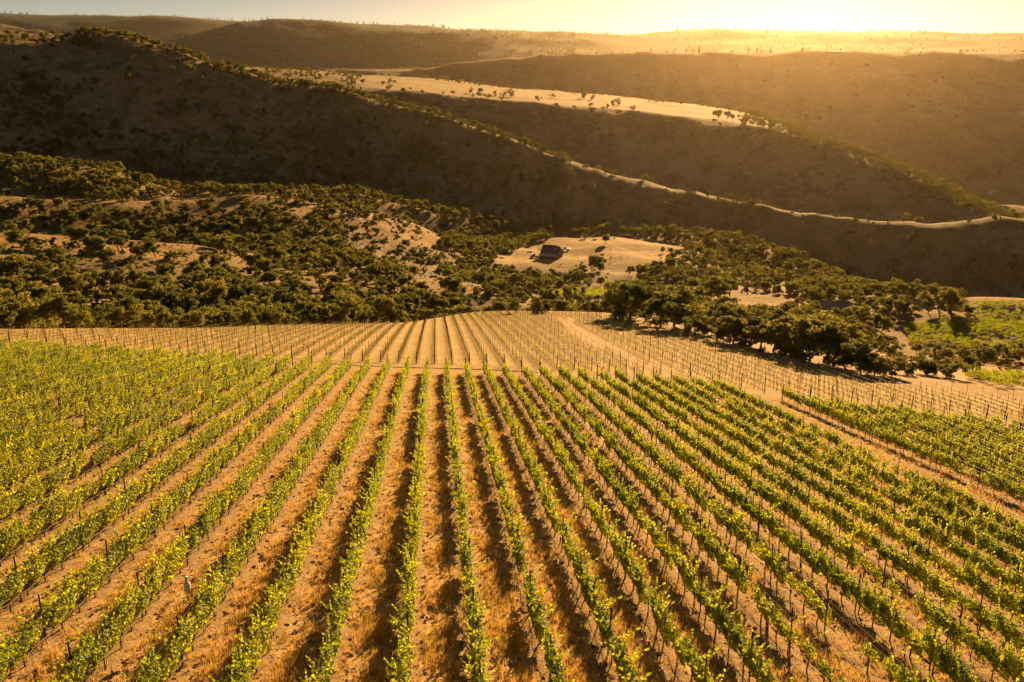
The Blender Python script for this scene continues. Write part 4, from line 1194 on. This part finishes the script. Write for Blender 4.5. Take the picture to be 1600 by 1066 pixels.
def car(x_px, y_px, label, paint, group=None, rz=0.0, rr=(200, 1400), pick=False, size=1.0):
    p = hit(x_px, y_px, *rr)
    t = empty("parked_pickup" if pick else "parked_car", tuple(p), rz, label, "vehicle", group)
    t.scale = (size, size, size)
    m = MB(); prism(m, -.86, .86, [(-2.2, .35), (-2.2, .85), (-1.9, .95), (1.1, 1.0), (2.1, .88), (2.25, .35)]); m.build("body", paint, t)
    m = MB()
    if pick: prism(m, -.76, .76, [(-.3, .98), (-.1, 1.65), (.8, 1.65), (1.3, 1.0)])
    else: prism(m, -.76, .76, [(-1.7, .96), (-1.3, 1.5), (.3, 1.52), (1.1, 1.0)])
    cabin = m.build("cabin", M_GLASS, t)
    m = MB(); m.box((0, .3 if pick else -.5, 1.66 if pick else 1.53), (1.45, .9 if pick else 1.6, .05)); m.build("roof", paint, t)
    for sx in (-1, 1):
        for sy in (-1.4, 1.4):
            m = MB(); m.tube([(sx * .7, sy, .33), (sx * .9, sy, .33)], .33, 10); m.build("wheel", M_TYRE, t)
    return t
car(836, 402.5, "dark pickup parked left of the barn", M_DKP, rz=R_(80), pick=True, size=1.4)
car(884, 391, "white pickup parked right behind the barn", M_WHITE, rz=R_(80), pick=True, size=1.3)
car(877, 394, "dark car parked against the barn's right side", M_DKP, rz=R_(75), size=1.2)
car(1322, 489, "red car parked under the open end of the long shed", M_REDP, rz=R_(60))
car(1310, 489, "white car parked beside the red one at the long shed", M_WHITE, rz=R_(60))
car(1408, 503, "white-topped utility cart parked at the green vineyard's corner", M_WHITE, rz=R_(10), pick=True, size=.8)
car(1576, 573, "white pickup parked past the dry field at right", M_WHITE, rz=R_(85), rr=(100, 500), pick=True, size=.7)
car(1588, 573.5, "red car parked behind the white pickup past the dry field", M_REDP, rz=R_(85), rr=(100, 500), size=.55)

sp_ = hit(1302, 490, 250, 900); Ls = np.linalg.norm(sp_) / FPX
shed = empty("long_shed", tuple(sp_), R_(-10), "long low shed with blue-green tin roof among trees at right", "shed")
lw = 52 * Ls; ld = 6.5
m = MB(); prism(m, -lw / 2 - .3, lw / 2 + .3, [(-.6, 2.2), (ld + .4, 3.9), (ld + .4, 4.05), (-.6, 2.36)]); m.build("roof", M_TEAL, shed)
m = MB(); m.box((0, ld, 1.7), (lw, .2, 4.0)); m.build("back_wall", M_GREY, shed)
for sx in (-1, 1):
    m = MB(); prism(m, sx * lw / 2 - .1, sx * lw / 2 + .1, [(0, -.3), (ld - .12, -.3), (ld - .12, 3.7), (0, 2.28)]); m.build("side_wall", M_GREY, shed)
for k in range(6):
    m = MB(); m.box((-lw / 2 + .5 + k * (lw - 1) / 5, -.2, 1.0), (.2, .2, 2.5)); m.build("shed_post", M_GREY, shed)

sh = hit(760, 416, 300, 900)
hut = empty("small_shed", tuple(sh), R_(-14), "small pale tin-roofed shed at the left end of the barn knoll", "shed")
m = MB(); m.box((0, 1.4, 1.0), (5.4, 2.6, 2.2)); m.build("wall", M_GREY, hut)
m = MB(); prism(m, -3.0, 3.0, [(-.3, 2.05), (3.0, 2.9), (3.0, 3.05), (-.3, 2.2)]); m.build("roof", M_TIN, hut)
sh = hit(828, 394, 300, 900)
tr = MB(); tr.box((0, 0, .35), (3.4, .9, .7)); tr.box((0, 0, .72), (3.6, 1.1, .06))
o = tr.build("water_trough", M_WHITE, None, False, tuple(sh)); o.rotation_euler = (0, 0, R_(10))
tag(o, "pale water trough on the grass left of the barn", "trough")

def house(px_, py_, w, label):
    p = hit(px_, py_, 600, 3000)
    t = empty("farm_house", tuple(p), R_(20), label, "house")
    m = MB(); m.box((0, 0, w * .16), (w, w * .6, w * .36)); prism(m, -w / 2, w / 2, [(-w * .3, w * .34), (w * .3, w * .34), (0, w * .55)]); m.build("wall", M_WHITE, t)
    m = MB(); prism(m, -w / 2 - .4, w / 2 + .4, [(-w * .36, w * .32), (0, w * .58), (w * .36, w * .32), (w * .36, w * .35), (0, w * .61), (-w * .36, w * .35)]); m.build("roof", M_TIN, t)
    m = MB(); m.box((0, -w * .3 - .02, w * .12), (w * .12, .1, w * .24)); m.build("door", M_DARK, t)
    for sx in (-.28, .28):
        m = MB(); m.box((sx * w, -w * .3 - .02, w * .2), (w * .13, .1, w * .12)); m.build("window", M_GLASS, t)
house(1467, 268, 6, "tiny white house alone in the shaded valley at right")
house(1549, 303, 9, "pale house beside the track in the shaded valley at far right")

# brush pile and fence at the brow of the field
bpz = hit(841, 491, 100, 500)
v_, f_ = leaf_faces(rng.normal(size=(420, 3)) * np.array([1.15, .8, .38]) + np.array([0, 0, .45]), rng.uniform(.2, .5, 420), rng.normal(size=(420, 3)))
o = link_mesh("brush_pile", np_mesh("brush_pile", v_, f_, simple_mat("dead_brush", (.10, .065, .045), .9, .3, 3.0), False), None, tuple(bpz))
tag(o, "brown heap of dead brush on the field's brow below the barn", "brush pile")
FE = np.array([hit(x_, y_, 100, 500) for x_, y_ in [(640, 503), (690, 497), (740, 491), (800, 489), (860, 490), (915, 494), (960, 500)]])
fq = resample(FE, 4.5); fz = gz(fq[:, 0], fq[:, 1])
fence = empty("wire_fence", (fq[0, 0], fq[0, 1], fz[0]), 0, "thin post-and-wire fence along the far brow of the dry field", "fence")
for k in range(len(fq)):
    m = MB(); m.tube([(0, 0, -.3), (0, 0, 1.9)], .055, 5)
    o = m.build("fence_post", M_WOODPOST, fence); o.location = (fq[k, 0] - fq[0, 0], fq[k, 1] - fq[0, 1], fz[k] - fz[0])
for hgt in (.5, 1.0, 1.5):
    m = MB(); m.tube([(fq[k, 0] - fq[0, 0], fq[k, 1] - fq[0, 1], fz[k] - fz[0] + hgt) for k in range(len(fq))], .008, 3, False); m.build("wire", M_WIRE, fence)

# white bottle-shaped lure over the vines, and brown grow tubes on replanted vines
wp = hit(300, 984, 10, 100); 
m = MB(); m.lathe([(0, 1.42), (.10, 1.42), (.115, 1.5), (.11, 1.72), (.05, 1.84), (.045, 1.93), (.06, 1.95), (.06, 2.0), (0, 2.0)], 12, (0, 0, .14))
lure = empty("insect_trap", tuple(wp), 0, "white bottle-shaped trap standing above the vines in the fourth row left of centre", "trap")
m.build("bottle", M_WHITE, lure, True)
m = MB(); m.tube([(0, 0, -.1), (0, 0, 1.57)], .015, 5); m.build("stake", M_STAKE, lure)
M_TUBE = simple_mat("brown_grow_tube", (0.34, 0.13, 0.05), 0.7, .2, 4.0)
for bx, by, lab in [(131, 858, "brown grow tube in a vine gap near the left edge"), (172, 818, "second brown grow tube, up the row from the first, near the left edge"), (419, 812, "small brown grow tube at the foot of the fourth row left of centre"), (1018, 690, "orange-brown grow tube between vines at mid right"), (1198, 985, "reddish grow tube in a vine gap near bottom right")]:
    p = hit(bx, by, 10, 200); m = MB(); m.lathe([(.07, -.05), (.07, .55), (.06, .55), (.06, .0)], 8)
    o = m.build("grow_tube", M_TUBE, None, True, tuple(p)); tag(o, lab, "grow tube", "grow tubes on replanted vines")
# tall pale poles on the orange hill at far left
for k in range(22):
    bx = rng.uniform(-6, 102); by = 45 + max(0, bx) * .19 + rng.uniform(0, 10)
    p = hit(bx, by, 1020, 1700)
    m = MB(); h_ = rng.uniform(9, 15); m.tube([(0, 0, -1), (h_ * .45, 0, h_)], .16, 4)
    o = m.build("leaning_pole", M_WIRE, None, False, tuple(p))
    tag(o, "thin pale pole leaning on the orange hilltop at far left", "pole", "pale poles on the orange hilltop")

# ------------------------------------------------------------------ dry grass and clods of the near block
def tuft(name, n=9, h=.22, col=None):
    m = MB()
    for k in range(n):
        a = random.uniform(0, 6.28); r = random.uniform(0, .08); l = random.uniform(.4, 1.1) * h; b = random.uniform(.1, .6)
        x0, y0 = r * math.cos(a), r * math.sin(a); dx, dy = math.cos(a + .5), math.sin(a + .5); w = .012
        m.add([(x0 - dy * w, y0 + dx * w, -.02), (x0 + dy * w, y0 - dx * w, -.02), (x0 + dx * l * b, y0 + dy * l * b, l)], [(0, 1, 2)])
    return m.mesh(name, col)
M_DRYG = leaf_mat("dry_grass_blade", [(0.44, 0.30, 0.10), (0.62, 0.46, 0.18), (0.36, 0.34, 0.09)], (1.2, 1.1, .8), .45, .7, .15)
TUFTS = [tuft("grass_tuft", 10, hh, M_DRYG) for hh in (.14, .2, .28)]
def clod(name):
    m = MB(); v = rng.normal(size=(8, 3)); v /= np.linalg.norm(v, axis=1)[:, None]
    base = np.array([(sx, sy, sz) for sx in (-1, 1) for sy in (-1, 1) for sz in (-1, 1)], float) * .58 + v * .35
    m.add(base * np.array([1, 1, .6]), [(0, 1, 3, 2), (4, 6, 7, 5), (0, 4, 5, 1), (2, 3, 7, 6), (0, 2, 6, 4), (1, 5, 7, 3)])
    return m.mesh(name, M_CLOD)
M_CLOD = simple_mat("soil_clod", (0.25, 0.14, 0.075), 0.95, .3, 3.0, 0, .1)
CLODS = [clod("soil_clod") for _ in range(3)]
n0 = 170000
az = np.radians(rng.uniform(-34, 34, n0)); rr = 17 + 95 * rng.random(n0) ** 1.25
x, y = rr * np.sin(az), rr * np.cos(az); X, a = XA(np.c_[x, y])
ph = X / SP - .454; dr = np.abs(ph - np.round(ph)) * SP
pn = fbm(x, y, 2.2, 2)
k = (rng.random(n0) < np.clip(sstep(.35, .75, dr) * (.55 + 1.3 * pn), .13, 1)) & (a < near_end(X) + 6)
x, y = x[k], y[k]
scatter("dry_grass", np.c_[x, y, gz(x, y) + .05], rng.uniform(0, 6.28, len(x)), rng.uniform(.6, 1.35, len(x)), rng.integers(0, 3, len(x)), [(q,) for q in TUFTS], "dry orange grass in the alleys between the vine rows")
n0 = 26000
az = np.radians(rng.uniform(-34, 34, n0)); rr = 17 + 70 * rng.random(n0) ** 1.2
x, y = rr * np.sin(az), rr * np.cos(az); X, a = XA(np.c_[x, y])
ph = X / SP - .454; dr = np.abs(ph - np.round(ph)) * SP
k = (rng.random(n0) < np.where(dr < .75, .8, .2)) & (a < near_end(X))
x, y = x[k], y[k]
scatter("soil_clods", np.c_[x, y, gz(x, y) + .06], rng.uniform(0, 6.28, len(x)), .03 + .10 * rng.random(len(x)) ** 3, rng.integers(0, 3, len(x)), [(q,) for q in CLODS], "loose brown soil clods under the vine rows")
